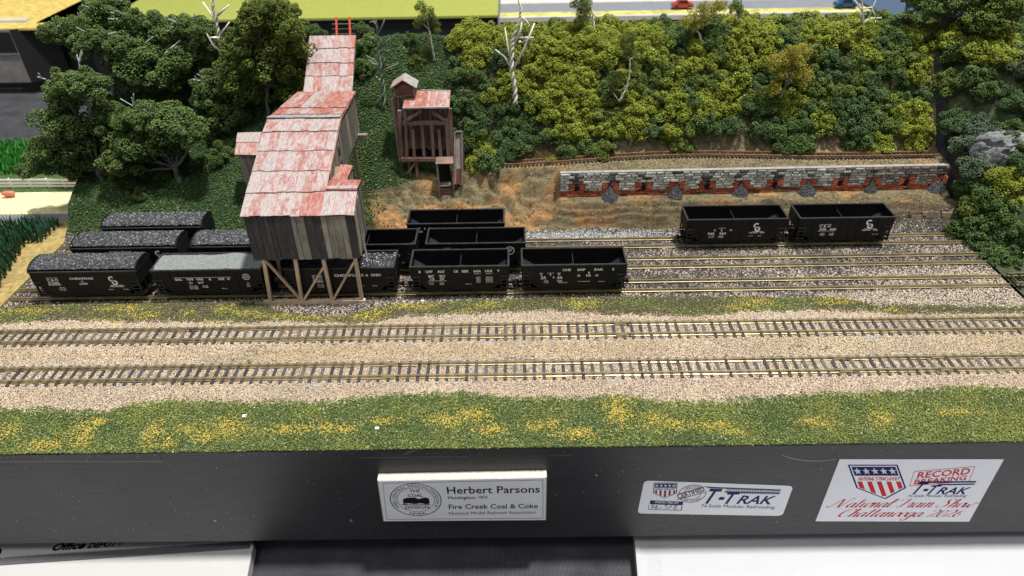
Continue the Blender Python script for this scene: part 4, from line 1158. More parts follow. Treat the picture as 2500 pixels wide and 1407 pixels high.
# boards behind the frame: upper wall and hanging bin
n = 9
for i in range(n):
    a, b = i / n, (i + 1) / n
    pb0, pb1 = hp(990 + 100 * a, 362 + random.uniform(-6, 6), YH + .7), hp(990 + 100 * b - 1, 362, YH + .7)
    pt0, pt1 = hp(984 + 110 * a, 262, YH + .5), hp(984 + 110 * b - 1.5, 262, YH + .5)
    part('bin_board', MB().slab(pb0, pb1, pt1, pt0, .05), M['hh'], hh)
q0, q1 = hp(985, 265, YH + .8), hp(1100, 390, YH + .8)
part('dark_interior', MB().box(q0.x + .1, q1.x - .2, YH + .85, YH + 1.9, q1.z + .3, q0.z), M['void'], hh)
# roof
rA, rB = hp(983, 265, YH - .25), hp(1098, 263, YH - .25)
rC, rD = hp(1100, 224, YH + 1.4), hp(1018, 222, YH + 1.4)
rE = hp(985, 238, YH + 1.0)
for i in range(4):
    a, b = i / 4, (i + 1) / 4
    rd = Vector((rA.x + .1, rD.y, rD.z))
    part('roof_sheet', MB().slab(lerp(rA, rB, a), lerp(rA, rB, b - .004), lerp(rd, rC, b - .004), lerp(rd, rC, a), .05), M['tin_red'], hh)
part('roof_edge', MB().beam(rA + Vector((0, -.02, .03)), rB + Vector((0, -.02, .03)), .12, .1), M['foil'], hh)
part('roof_edge', MB().beam(Vector((rA.x + 1.2, rD.y, rD.z + .04)), rC + Vector((0, 0, .04)), .12, .08), M['foil'], hh)
# hoist tower and cupola
YT = 24.3
tl, trr = P(958, 237, 1, YT), P(1018, 237, 1, YT)
zg = H1(-7.5, 24.3)
tb = P(976, 400, 1, YT)
for px0, px1, nm in ((958, 975, 'a'), (963, 981, 'b'), (971, 988, 'c')):
    p, q = P(px0, 240, 1, YT), P(px1, 402, 1, YT)
    part('tower_post', MB().beam(p, (p.x, YT, zg - .4), .17, .17), M['hh'], hh)
p, q = P(964, 240, 1, YT + .12), P(985, 240, 1, YT + .12)
boards(hh, 'tower_board', M['hh'], (p.x, YT + .2, zg + .6), (q.x + .6, YT + .2, zg + .6), (p.x, YT + .2, p.z), (q.x + .6, YT + .2, p.z), 4, .05)
c0, c1, c2, c3 = P(959, 237, 1, YT - .3), P(1012, 233, 1, YT - .3), P(958, 213, 1, YT - .3), P(1016, 203, 1, YT - .3)
apex = P(984, 196, 1, YT - .3)
cx0, cx1, cz0, cz1 = c0.x + .12, c1.x - .02, c0.z, P(990, 212, 1, YT - .3).z
part('cupola_body', MB().prism([(cx0, cz0), (cx1, cz0), (cx1, cz1), ((cx0 + cx1) / 2, apex.z - .08), (cx0, cz1)], 1, YT - .22, YT + .9), M['hh'], hh)
for k in range(8):
    z = cz0 + .08 + (cz1 - cz0 + .28) * k / 8
    ins = max(0, z - cz1) * 1.2
    part('louver', MB().slab((cx0 + .08 + ins, YT - .30, z), (cx1 - .08 - ins, YT - .30, z), (cx1 - .08 - ins, YT - .225, z + .09), (cx0 + .08 + ins, YT - .225, z + .09), .02), M['hh_louver'], hh)
mid = (cx0 + cx1) / 2
part('cupola_roof', MB().slab((cx0 - .2, YT - .42, cz1 - .1), (mid, YT - .42, apex.z), (mid, YT + 1.05, apex.z), (cx0 - .2, YT + 1.05, cz1 - .1), .05), M['tin'], hh)
part('cupola_roof', MB().slab((mid, YT - .42, apex.z), (cx1 + .2, YT - .42, cz1 - .1), (cx1 + .2, YT + 1.05, cz1 - .1), (mid, YT + 1.05, apex.z), .05), M['foil'], hh)
# legs under the floor
for px in (998, 1016):
    p = hp(px, 392, YH + .25)
    part('leg', MB().beam((p.x, YH + .25, p.z), (p.x + .02, YH + .1, H1(p.x, YH + .1) - .2), .2), M['hh'], hh)
a, b = hp(994, 424, YH), hp(1013, 398, YH)
part('brace', MB().beam(a, b, .12), M['hh'], hh)
for x in (-7.3, -5.8, -4.1):
    part('leg', MB().beam((x, YH + 1.6, 4.0), (x, YH + 1.6, H1(x, YH + 1.6) - .3), .2), M['hh'], hh)
# front stair stage
YS = 22.5
s0, s1 = P(1063, 402, 1, YS), P(1107, 401, 1, YS)
part('stage_roof', MB().slab((s0.x, YS, s0.z), (s1.x, YS, s1.z), (s1.x - .05, YS + .75, s1.z + .18), (s0.x + .05, YS + .75, s0.z + .18), .06), M['hh'], hh)
for px in (1067, 1103):
    p = P(px, 403, 1, YS)
    part('stage_post', MB().beam((p.x, YS + .05, s0.z), (p.x, YS + .02, H1(p.x, YS) - .15), .11), M['hh_grey'] if px < 1080 else M['hh'], hh)
f = P(1085, 455, 1, YS)
for k in range(4):
    part('stage_plank', MB().box(f.x - .42, f.x + .42, YS + .02 + .16 * k, YS + .16 + .16 * k, f.z - .05, f.z + .02), M['hh_grey'], hh)
for k in range(3):
    part('stage_plank', MB().box(f.x - .5, f.x + .5, YS + .1, YS + .16, f.z - .4 - .24 * k, f.z - .24 - .24 * k), M['hh'], hh)
part('stage_back', MB().box(f.x - .42, f.x + .42, YS + .7, YS + .75, f.z, s0.z), M['void'], hh)
# side chute
k0, k1, k2, k3 = P(1110, 450, 1, 22.6), P(1130, 449, 1, 22.6), P(1128, 320, 1, 23.9), P(1111, 322, 1, 23.9)
part('chute_floor', MB().slab(k0, k1, k2, k3, .05), M['hh_grey'], hh)
nrm = (k1 - k0).cross(k3 - k0).normalized()
part('chute_side', MB().beam(k0 + nrm * .12, k3 + nrm * .12, .09, .26, nrm), M['hh_grey'], hh)
part('chute_side', MB().beam(k1 + nrm * .12, k2 + nrm * .12, .09, .26, nrm), M['hh_grey'], hh)
part('chute_end', MB().beam(k3 + nrm * .12, k2 + nrm * .12, .08, .26, nrm), M['hh_grey'], hh)
part('chute_patch', MB().slab(lerp(k0, k1, .2) + nrm * .055, lerp(k0, k1, .8) + nrm * .055, lerp(lerp(k0, k3, .3), lerp(k1, k2, .3), .8) + nrm * .055, lerp(lerp(k0, k3, .3), lerp(k1, k2, .3), .2) + nrm * .055, .015), M['hh_louver'], hh)
for a in (lerp(k0, k3, .15), lerp(k1, k2, .15), lerp(k1, k2, .85)):
    part('leg', MB().beam(a, (a.x, a.y + .05, H1(a.x, a.y) - .2), .13), M['hh'], hh)

# ------------------------------------------------------------------ coke oven wall
wa, wb = Vector((3.65, 21.1, 0)), Vector((30.45, 21.42, 0))
ov = thing('oven_wall', 'long pale stone wall with twelve red brick oven mouths on the dirt terrace', 'oven wall', (17, 21.2, 2.1))
ZB, ZT = 2.02, 3.80
wl = (wb - wa).length
wx = (wb - wa).normalized()
wn = Vector((wx.y, -wx.x, 0))


def W(u, z, d=0.):
    q = wa + wx * u + wn * d
    return Vector((q.x, q.y, z))


def wblock(name, u0, u1, z0, z1, m, d):
    part(name, MB().hexa([W(u0, z0), W(u1, z0), W(u1, z0, -.06), W(u0, z0, -.06)][::-1], [W(u0, z1), W(u1, z1), W(u1, z1, -.06), W(u0, z1, -.06)][::-1]) if False else
         MB().hexa([W(u0 - .0, z0, -.05), W(u1, z0, -.05), W(u1, z1, -.05), W(u0, z1, -.05)], [W(u0 + .03, z0 + .022, d), W(u1 - .03, z0 + .022, d), W(u1 - .03, z1 - .022, d), W(u0 + .03, z1 - .022, d)]), m, ov)


part('wall_core', MB().hexa([W(0, ZB - .3, -.02), W(wl, ZB - .3, -.02), W(wl, ZB - .3, -.30), W(0, ZB - .3, -.30)], [W(0, ZT, -.02), W(wl, ZT, -.02), W(wl, ZT, -.30), W(0, ZT, -.30)]), M['mortar'], ov)
for k in range(9):
    part('cap_stone', MB().hexa([W(wl * k / 9, ZT + .002, .05), W(wl * (k + 1) / 9 - .015, ZT + .002, .05), W(wl * (k + 1) / 9 - .015, ZT + .002, -.26), W(wl * k / 9, ZT + .002, -.26)], [W(wl * k / 9, ZT + .045, .05), W(wl * (k + 1) / 9 - .015, ZT + .045, .05), W(wl * (k + 1) / 9 - .015, ZT + .045, -.26), W(wl * k / 9, ZT + .045, -.26)]), M['cap'], ov)
door_px = [(1408, 462), (1489, 455), (1571, 453), (1652, 450), (1727, 447), (1811, 445), (1893, 443), (1976, 443), (2054, 441), (2133, 441), (2217, 440), (2298, 438)]
doors = []
for a, b in door_px:
    q = bk(a, b, 1, 21.25)
    doors.append((Vector(q) - wa).dot(wx))
sizes = []
rows = 7
rh = (ZT - ZB - .42) / rows
z_st = ZB + .42
DW, DH = .56, .62           # brick surround half-width, height above the brick courses
for r in range(rows):
    z0 = z_st + rh * r
    u = -.3 * (r % 2) + .02
    while u < wl - .05:
        w = random.uniform(.42, .78)
        u0, u1 = max(u, 0.01), min(u + w - .03, wl - .01)
        u += w
        segs = [(u0, u1)]
        if z0 < z_st + DH - .04:
            for dc in doors:
                ns = []
                for s0_, s1_ in segs:
                    if s1_ <= dc - DW or s0_ >= dc + DW:
                        ns.append((s0_, s1_))
                    else:
                        if s0_ < dc - DW - .08:
                            ns.append((s0_, dc - DW - .015))
                        if s1_ > dc + DW + .08:
                            ns.append((dc + DW + .015, s1_))
                segs = ns
        for s0_, s1_ in segs:
            if s1_ - s0_ < .08:
                continue
            um = (s0_ + s1_) / 2
            dd = min(abs(um - dc) for dc in doors)
            pink = np.clip((um - 17.5) / 6, 0, 1)
            soot = dd < .16 + .2 * random.random() and z0 > z_st + DH - .25
            m = M['stone_soot'] if soot and random.random() < .7 else (M['stone_pink'] if random.random() < pink else M['stone'])
            sizes.append((s0_, s1_, z0, z0 + rh - .02, m))
sizes.sort(key=lambda q: -(q[1] - q[0]) * (q[3] - q[2]))
for s in sizes[:298]:
    wblock('stone', *s, random.uniform(.05, .10))
mb = {}
for s0_, s1_, z0, z1, m in sizes[298:]:
    mb.setdefault(m.name, (MB(), m))[0].hexa([W(s0_, z0, -.05), W(s1_, z0, -.05), W(s1_, z1, -.05), W(s0_, z1, -.05)], [W(s0_ + .02, z0 + .012, .04), W(s1_ - .02, z0 + .012, .04), W(s1_ - .02, z1 - .012, .04), W(s0_ + .02, z1 - .012, .04)])
for b_, m in mb.values():
    o = part('small_stones', b_, m, ov)
    o['kind'] = 'stuff'
# three red brick courses
for r in range(3):
    z0 = ZB + .14 * r
    u = -.2 * (r % 2)
    while u < wl - .05:
        w = random.uniform(.42, .62)
        u0, u1 = max(u, .01), min(u + w - .03, wl - .01)
        u += w
        if r == 2 and any(abs((u0 + u1) / 2 - dc) < .22 for dc in doors):
            continue
        if u1 - u0 > .06 and float(fbm(np.array([u0 * .5]), np.array([r * .4]), 33)[0]) > -.14 - .05 * r:
            wblock('brick', u0, u1, z0, z0 + .125, M['brick'] if random.random() < .85 else M['brick_soot'], random.uniform(.04, .07))
for i, dc in enumerate(doors):
    zc = z_st + .22
    part('oven_mouth', MB().prism([(0, 0)], 0, 0, 0) if False else MB().hexa([W(dc - .17, ZB + .3, -.02), W(dc + .17, ZB + .3, -.02), W(dc + .17, ZB + .3, .012), W(dc - .17, ZB + .3, .012)], [W(dc - .13, zc + .1, -.02), W(dc + .13, zc + .1, -.02), W(dc + .13, zc + .1, .012), W(dc - .13, zc + .1, .012)]), M['void'], ov)
    for k in range(11):
        a = math.radians(-18 + 216 * k / 10)
        ca, sa = math.cos(a), math.sin(a)
        r0 = .21
        r1 = min(DW / max(abs(ca), .01), (DH - .22 + .02) / max(sa, .01) if sa > 0 else 9, .60)
        t_ = math.radians(9)

        def wp(rr_, aa, d):
            return W(dc + math.cos(aa) * rr_, zc + math.sin(aa) * rr_, d)
        part('arch_brick', MB().hexa([wp(r0, a - t_, -.02), wp(r1, a - t_ * .85, -.02), wp(r1, a + t_ * .85, -.02), wp(r0, a + t_, -.02)][::-1], [wp(r0 + .01, a - t_ * .8, .075), wp(r1 - .02, a - t_ * .7, .075), wp(r1 - .02, a + t_ * .7, .075), wp(r0 + .01, a + t_ * .8, .075)][::-1]), M['brick_soot'] if k in (4, 5, 6) and random.random() < .6 else M['brick'], ov)

# heaps raked out of every second oven
piles = [(1489, 490, 1.0, 'second'), (1648, 488, .92, 'fourth'), (1810, 484, .95, 'sixth'), (1968, 479, 1.0, 'eighth'), (2132, 477, .8, 'tenth'), (2296, 472, 1.05, 'twelfth')]
for i, (a, b, r, nth) in enumerate(piles):
    dc = doors[[1, 3, 5, 7, 9, 11][i]]
    c = W(dc + (.0 if i < 5 else -.05), ZB, .02)
    n, k = 44, 24
    vs = []
    rng = np.random.default_rng(i + 60)
    for ii in range(n):
        for jj in range(k):
            u = (ii / (n - 1) - .5) * 2 * .68 * r
            v = -jj / (k - 1) * .62 * r
            x, y = c.x + u, c.y + v
            dd = math.hypot(u / (.62 * r) + (.12 if i in (1, 3, 5) and u < 0 else 0), v / (.55 * r)) + .35 * float(fbm(np.array([x * 3]), np.array([y * 3]), 30)[0])
            hgt = .72 * max(0, 1 - dd) ** .8 + .22 * math.exp(-(u / .14) ** 2) * max(0, 1 + v / .3)
            g = min(H1(x, y), ZB + .12)
            vs.append((x + rng.normal(0, .01), y + rng.normal(0, .01), g + hgt - .06 + rng.random() * .12 * (hgt > .02)))
    mb = MB()
    mb.v = vs
    mb.f = [f_ for ii in range(n - 1) for jj in range(k - 1) for f_ in ((ii * k + jj, ii * k + jj + 1, (ii + 1) * k + jj + 1), (ii * k + jj, (ii + 1) * k + jj + 1, (ii + 1) * k + jj))]
    single('coke_heap', mb, M['coke'], 'grey coke heap spilling from the %s oven mouth counted from the left' % nth, 'coke heap', (c.x, c.y - .4, ZB), group='coke heaps in front of the ovens')

# rough block retaining wall along the foot of the bank
rw = thing('retaining_wall', 'low muddy stone block wall along the rear siding beneath the oven terrace', 'retaining wall', (18, 20, .1))
for r in range(5):
    z0 = .12 + .26 * r
    x = 8.5 + random.uniform(0, .5)
    while x < 30.2:
        w = random.uniform(.7, 1.3)
        yy = 19.80 + .09 * r - np.interp(x, [13, 24, 30.8], [0, .55, 1.25])
        if x > 19 and random.random() < .95:
            part('block', MB().hexa([(x, yy, z0), (x + w - .04, yy, z0), (x + w - .04, yy + .4, z0), (x, yy + .4, z0)], [(x + .02, yy + .05, z0 + .24), (x + w - .06, yy + .05, z0 + .24), (x + w - .06, yy + .4, z0 + .24), (x + .02, yy + .4, z0 + .24)]), M['dirt_stone'], rw)
        x += w

# ------------------------------------------------------------------ foliage kit: lumps of foam crumbs
def clump(seed, n_lobes=11, n_crumbs=2300, cs=.05, flat=.85):
    """ragged ball of radius about 1: many tiny four-sided crumbs over overlapping lobes"""
    r = np.random.default_rng(seed)
    d = r.normal(size=(n_lobes, 3))
    d /= np.linalg.norm(d, axis=1)[:, None]
    c = d * (r.uniform(.2, .86, n_lobes) ** .8)[:, None] * np.array([1.1, 1.0, .95])
    c[:, 2] *= flat
    R = r.uniform(.15, .29, n_lobes)
    k = r.integers(0, n_lobes, n_crumbs * 2)
    q = r.normal(size=(n_crumbs * 2, 3))
    q /= np.linalg.norm(q, axis=1)[:, None]
    rough = 1 + .22 * np.sin(q[:, 0] * 9 + k) * np.sin(q[:, 1] * 8 + 2 * k) * np.sin(q[:, 2] * 9) + r.normal(0, .07, len(q))
    p = c[k] + q * (R[k] * rough)[:, None]
    keep = np.ones(len(p), bool)
    for j in range(n_lobes):
        keep &= (np.linalg.norm(p - c[j], axis=1) > R[j] * .84) | (k == j)
    p = p[keep][:n_crumbs]
    return crumbs(p, cs, r)


def crumbs(p, cs, r):
    n = len(p)
    t = np.array([(1, 1, 1), (1, -1, -1), (-1, 1, -1), (-1, -1, 1)]) / 1.73
    ax = r.normal(size=(n, 3))
    ax /= np.linalg.norm(ax, axis=1)[:, None]
    an = r.uniform(0, 6.28, n)
    ca, sa = np.cos(an)[:, None, None], np.sin(an)[:, None, None]
    T = np.broadcast_to(t, (n, 4, 3))
    A = np.broadcast_to(ax[:, None, :], (n, 4, 3))
    rt = T * ca + np.cross(A, T) * sa + A * (A * T).sum(-1, keepdims=True) * (1 - ca)
    s = cs * r.uniform(.6, 1.5, (n, 1, 1)) * r.uniform(.6, 1.3, (n, 1, 3))
    v = p[:, None, :] + rt * s
    f = (np.arange(n) * 4)[:, None, None] + np.array([(0, 1, 2), (0, 3, 1), (0, 2, 3), (1, 3, 2)])[None]
    return v.reshape(-1, 3), f.reshape(-1, 3)


def mesh_np(name, v, f):
    me = bpy.data.meshes.new(name)
    me.vertices.add(len(v))
    me.vertices.foreach_set('co', np.asarray(v, np.float32).ravel())
    me.loops.add(len(f) * 3)
    me.loops.foreach_set('vertex_index', np.asarray(f, np.int32).ravel())
    me.polygons.add(len(f))
    me.polygons.foreach_set('loop_start', np.arange(len(f), dtype=np.int32) * 3)
    me.update(calc_edges=True)
    return me


CL = [clump(s, 38 + s % 8, 4200, .046) for s in range(9)]
CLM = []
for v, f in CL:
    me = mesh_np('foliage', v, f)
    me.materials.append(M['leaf_dark'])
    CLM.append(me)


def crown_arrays(items, seed, cs=1., sq=.85, thin=1.):
    r = np.random.default_rng(seed)
    vs, fs, n0 = [], [], 0
    for c, R in items:
        v, f = CL[r.integers(0, len(CL))]
        a = r.uniform(0, 6.28)
        if thin < 1:
            kk = np.sort(r.choice(len(f) // 4, int(len(f) // 4 * thin), replace=False))
            v = v.reshape(-1, 4, 3)[kk].reshape(-1, 3)
            f = np.asarray(f).reshape(-1, 4, 3)[:len(kk)].reshape(-1, 3)
        rot = np.array([[math.cos(a), -math.sin(a), 0], [math.sin(a), math.cos(a), 0], [0, 0, 1]])
        vs.append(v @ rot.T * np.array([R, R, R * sq]) + np.array(c))
        fs.append(np.asarray(f) + n0)
        n0 += len(v)
    return np.concatenate(vs), np.concatenate(fs)


def limb_tube(mb, a, b, r0, r1, wob, seed, n=6, sides=6):
    r = random.Random(seed)
    a, b = Vector(a), Vector(b)
    pts = [lerp(a, b, k / n) + Vector((r.uniform(-1, 1), r.uniform(-1, 1), r.uniform(-.5, .5))) * wob * math.sin(math.pi * k / n) for k in range(n + 1)]
    mb.tube(pts, [r0 + (r1 - r0) * k / n for k in range(n + 1)], sides)
    return pts


def foam_tree(name, label, base, fork, clumps, leaf, trunk, depth, group=None, tips=5, thin=1., cs=1., r0=.26):
    """clumps: (px, py, radius px) placed at depth (Y) with a little spread; base, fork: world points"""
    rr = random.Random(hash(label) % 1000 if False else len(label) * 7 + len(clumps))
    t = thing(name, label, 'tree', base, group)
    items = []
    for a, b, rp_ in clumps:
        y = depth + rr.uniform(-.9, .9)
        c = bk(a, b, 1, y)
        items.append((c, rp_ * 1.36 * np.dot(c - CAM, _fw) / F_PX))
    mb = MB()
    limb_tube(mb, Vector(base) - Vector((0, 0, .3)), fork, r0, r0 * .72, .1, 1)
    for i, (c, R) in enumerate(items):
        s = lerp(Vector(fork), Vector(base), rr.uniform(0, .3))
        m_ = lerp(s, Vector(c), .55) + Vector((0, 0, -.35 * R))
        p = limb_tube(mb, s, m_, r0 * .5, r0 * .3, .12, i)
        limb_tube(mb, m_, Vector(c) + Vector((0, 0, .1 * R)), r0 * .3, r0 * .16, .1, i + 50)
    part('trunk', mb, trunk, t, True)
    v, f = crown_arrays(items, len(label), thin=thin)
    off = np.array(ORG[t.name])
    me = mesh_np('crown', v - off, f)
    o = link('crown', me, leaf, t)
    ORG[o.name] = ORG[t.name]
    if tips:
        for k in range(tips):
            c, R = rr.choice(items)
            d = Vector((rr.uniform(-1, 1), rr.uniform(-1, .2), rr.uniform(.2, 1))).normalized()
            q = Vector(c) + d * R * .7
            mb = MB()
            limb_tube(mb, q, q + d * rr.uniform(.35, .7) * R, .05, .03, .03, k)
            if k % 2 == 0:
                limb_tube(mb, q + d * .2 * R, q + (d + Vector((.5, 0, .3))) * R * .5, .04, .025, .02, k)
            part('branch_tip', mb, M['twig_tip'], t, True)
    return t


def base_at(px, py):
    return Vector(hit(px, py))


b = base_at(250, 440)
foam_tree('foam_tree', 'dark green tree with a forked grey trunk leaning over the white fence', b, P(235, 405, 1, b.y), [(95, 405, 34), (120, 370, 40), (165, 350, 48), (225, 330, 50), (150, 300, 48), (190, 385, 44), (270, 312, 44), (325, 288, 36), (160, 245, 40), (205, 205, 42), (150, 205, 34), (260, 275, 36)], M['leaf_tree'], M['trunk_grey'], b.y + .2, tips=6)
b = base_at(440, 442)
foam_tree('foam_tree', 'broad dark green tree on a bent grey trunk at the top of the green slope', b, P(425, 400, 1, b.y), [(298, 390, 42), (335, 350, 40), (390, 300, 52), (365, 335, 46), (440, 300, 46), (345, 285, 36), (420, 345, 38), (465, 328, 32), (300, 350, 36)], M['leaf_tree'], M['trunk_grey'], b.y + .2, tips=3)
b = base_at(472, 250)
foam_tree('foam_tree', 'dark green tree with a pale trunk fork left of the tall olive tree', b, P(478, 175, 1, b.y), [(535, 235, 46), (552, 288, 44), (505, 300, 40), (510, 250, 36), (550, 335, 28), (520, 205, 34)], M['leaf_tree'], M['trunk_grey'], 27.6, tips=3)
b = base_at(282, 250)
foam_tree('foam_tree', 'dark green tree in the middle of the left grove with a wide cushion crown', b, P(275, 190, 1, b.y), [(318, 140, 46), (365, 165, 52), (415, 150, 44), (300, 110, 34), (350, 108, 38), (430, 185, 38), (320, 185, 34), (380, 195, 36)], M['leaf_tree'], M['trunk_grey'], 28.4, tips=5)
b = base_at(290, 225)
foam_tree('foam_tree', 'dark green tree with bare grey branches reaching out over the black cloth', b, P(262, 122, 1, b.y), [(140, 72, 34), (175, 80, 36), (205, 110, 34), (238, 92, 30), (195, 62, 26)], M['leaf_tree'], M['trunk_grey'], 27.0, tips=4)
b = base_at(295, 175)
foam_tree('foam_tree', 'topmost dark green tree of the left grove with white branch stubs', b, P(300, 70, 1, b.y), [(250, 30, 36), (285, 58, 38), (240, 62, 34), (318, 48, 30), (275, 12, 34), (230, 20, 24)], M['leaf_tree'], M['trunk_grey'], 29.3, tips=8)
b = base_at(465, 215)
foam_tree('foam_tree', 'dark green tree behind the left grove in front of the black table edge', b, P(478, 150, 1, b.y), [(388, 60, 34), (428, 72, 38), (475, 72, 34), (400, 102, 38), (465, 122, 38), (508, 130, 34), (360, 60, 30), (500, 90, 30)], M['leaf_tree'], M['trunk_grey'], 29.6, tips=7)
b = base_at(655, 305)
foam_tree('leafy_tree', 'tall olive green fine-leaved tree left of the tipple roof', b, P(650, 180, 1, b.y), [(650, 40, 42), (610, 60, 34), (700, 62, 36), (650, 95, 50), (600, 110, 42), (705, 110, 44), (575, 150, 36), (640, 155, 52), (700, 165, 48), (735, 190, 24), (600, 190, 44), (660, 210, 48), (610, 225, 34), (710, 215, 36), (620, 20, 22), (668, 14, 26), (712, 30, 22), (730, 120, 24), (585, 85, 24)], M['leaf_olive'], M['trunk_dark'], 27.2, tips=0, thin=.8, r0=.16)


def wire_tree(label, pts, branches, y, leafs=(), leaf=None, r=.10, trunk=None, tw=True, name='bare_tree'):
    """twisted-wire tree: trunk polyline and branch polylines in photo points at depth y"""
    W_ = [P(a, b, 1, y) for a, b in pts]
    t = thing(name, label, 'tree', W_[0])
    mb = MB()
    dense = []
    for a, b in zip(W_[:-1], W_[1:]):
        dense += [lerp(a, b, k / 8) for k in range(8)]
    dense.append(W_[-1])
    n = len(dense)
    if tw:
        for ph in (0, math.pi):
            q = []
            for i, p in enumerate(dense):
                k = 1 - .7 * i / n
                a = i * .85 + ph
                q.append(p + Vector((math.cos(a), math.sin(a), 0)) * r * .6 * k)
            mb.tube(q, [r * .62 * (1 - .65 * i / n) for i in range(n)], 5)
    else:
        mb.tube(dense, [r * (1 - .7 * i / n) for i in range(n)], 5)
    part('trunk', mb, trunk or M['trunk_pale'], t, True)
    rr = random.Random(len(label))
    for br in branches:
        q = []
        for i, (a, b) in enumerate(br):
            q.append(P(a, b, 1, y + (0 if i == 0 else rr.uniform(-.25, .25))))
        mb = MB().tube(q, [r * .55 - r * .3 * i / max(1, len(q) - 1) for i in range(len(q))], 5)
        part('branch', mb, trunk or M['trunk_pale'], t, True)
    if leafs:
        items = [(bk(a, b, 1, y + rr.uniform(-.3, .3)), k * 1.1 * np.dot(bk(a, b, 1, y) - CAM, _fw) / F_PX) for a, b, k in leafs]
        v, f = crown_arrays(items, len(label), sq=1.2, thin=.38)
        o = link('crown', mesh_np('crown', v - np.array(W_[0]), f), leaf, t)
    return t


def gy(px, py):
    return float(hit(px, py)[1])


wire_tree('bare pale twisted-wire tree beside the tall olive tree', [(557, 212), (548, 165), (543, 120), (535, 95), (530, 60), (522, 25), (520, -10)], [[(536, 88), (548, 72), (560, 55)], [(530, 60), (515, 35), (495, 5)], [(530, 48), (517, 20), (518, -10)], [(531, 38), (545, 25), (560, 12)], [(545, 140), (552, 110), (540, 85)], [(545, 130), (520, 110), (505, 82)], [(535, 92), (512, 92)]], 26.8, r=.18)
wire_tree('bare grey-brown twisted tree between the tipple and the headhouse', [(937, 270), (936, 215), (930, 170), (926, 130), (922, 90), (918, 50)], [[(924, 80), (935, 60), (940, 45)], [(922, 70), (912, 52), (902, 55)], [(931, 172), (918, 150), (893, 135)], [(927, 158), (912, 157), (895, 140)], [(937, 172), (952, 165), (971, 156)], [(925, 120), (940, 105), (953, 93)], [(922, 100), (912, 93), (900, 90)], [(935, 165), (940, 142)]], gy(937, 272), r=.15, trunk=M['trunk_dark'])
wire_tree('tallest bare cream twisted tree on the bush-covered hill', [(1258, 255), (1257, 215), (1249, 170), (1250, 120), (1252, 95), (1265, 55), (1269, 45), (1272, 20), (1262, -10)], [[(1247, 165), (1232, 140), (1209, 121)], [(1249, 150), (1240, 120), (1233, 68)], [(1252, 92), (1275, 92), (1304, 92)], [(1255, 108), (1270, 80), (1274, 55)], [(1254, 168), (1280, 120), (1290, 95), (1305, 57)], [(1266, 102), (1278, 103), (1290, 95)], [(1275, 43), (1285, 52), (1294, 64)]], gy(1258, 258) - .9, r=.18)
wire_tree('thin tree with yellow-green tufts standing on the bare hilltop', [(1061, 150), (1055, 110), (1048, 75), (1043, 50), (1040, 30)], [[(1045, 70), (1036, 62), (1028, 58)]], gy(1061, 155), [(1025, 15, 14), (1030, 45, 15), (1018, 60, 12), (1060, 55, 14), (1066, 75, 10), (1045, 28, 14), (1056, 40, 12), (1043, 133, 16)], M['leaf_olive'], r=.10, name='thin_tree')
wire_tree('thin tree with pale green leaves cut off by the top of the photo', [(1450, 70), (1448, 40), (1442, 10), (1448, -8)], [[(1450, 70), (1440, 62)], [(1446, 30), (1455, 42)]], 29.5, [(1415, 10, 20), (1425, 40, 20), (1410, 50, 12), (1435, 18, 16), (1420, -5, 18)], M['leaf_mid'], r=.09, name='thin_tree')
wire_tree('thin gold-leaved tree on the crest left of its paler neighbour', [(1716, 112), (1708, 85), (1695, 65), (1690, 58)], [[(1690, 60), (1684, 75)]], 28.4, [(1685, 45, 20), (1680, 85, 14), (1700, 55, 18), (1730, 35, 20), (1745, 20, 18), (1760, 12, 16), (1740, 95, 18), (1715, 20, 16)], M['leaf_gold'], r=.09, name='thin_tree')
wire_tree('thin tree with green leaves right of the gold-leaved tree on the crest', [(1802, 55), (1806, 30), (1812, 5), (1815, -10)], [[(1804, 45), (1797, 35)]], 29.2, [(1800, 12, 16), (1808, 28, 12), (1790, 20, 12)], M['leaf_mid'], r=.08, name='thin_tree')
wire_tree('slender tree with sparse frosted leaves in the middle of the bushes', [(1512, 248), (1530, 215), (1537, 180), (1538, 150), (1533, 138)], [[(1512, 248), (1498, 228)], [(1537, 145), (1548, 140)], [(1530, 215), (1520, 205)]], gy(1512, 262) - .8, [(1533, 110, 18), (1540, 130, 14), (1525, 95, 14), (1550, 165, 14), (1495, 205, 16), (1510, 190, 14), (1545, 90, 12)], M['leaf_mid'], r=.09, name='thin_tree')
wire_tree('golden-leaved tree with a slanting grey trunk among the dark bushes', [(1905, 240), (1915, 215), (1927, 190), (1938, 165)], [[(1930, 188), (1917, 182)], [(1922, 205), (1942, 198)], [(1905, 240), (1903, 222)]], gy(1905, 262) - .8, [(1900, 150, 24), (1925, 150, 26), (1950, 150, 24), (1960, 125, 18), (1965, 185, 18), (1950, 175, 20), (1890, 215, 18), (1905, 180, 16), (1935, 130, 18), (1950, 200, 12)], M['leaf_gold'], r=.10, trunk=M['trunk_dark'], name='gold_tree')
wire_tree('bare grey twisted tree on the crest near the right edge of the hill', [(2105, 130), (2107, 100), (2108, 60), (2106, 30), (2104, 0), (2103, -10)], [[(2107, 88), (2095, 82), (2074, 73)], [(2107, 88), (2120, 95), (2128, 107)], [(2110, 55), (2122, 45), (2153, 44)], [(2108, 32), (2095, 15), (2088, 0)], [(2108, 22), (2128, 18), (2139, 45)], [(2122, 45), (2130, 20), (2138, 2)], [(2103, 55), (2100, 25)]], 28.8, r=.11, trunk=M['trunk_pale'])

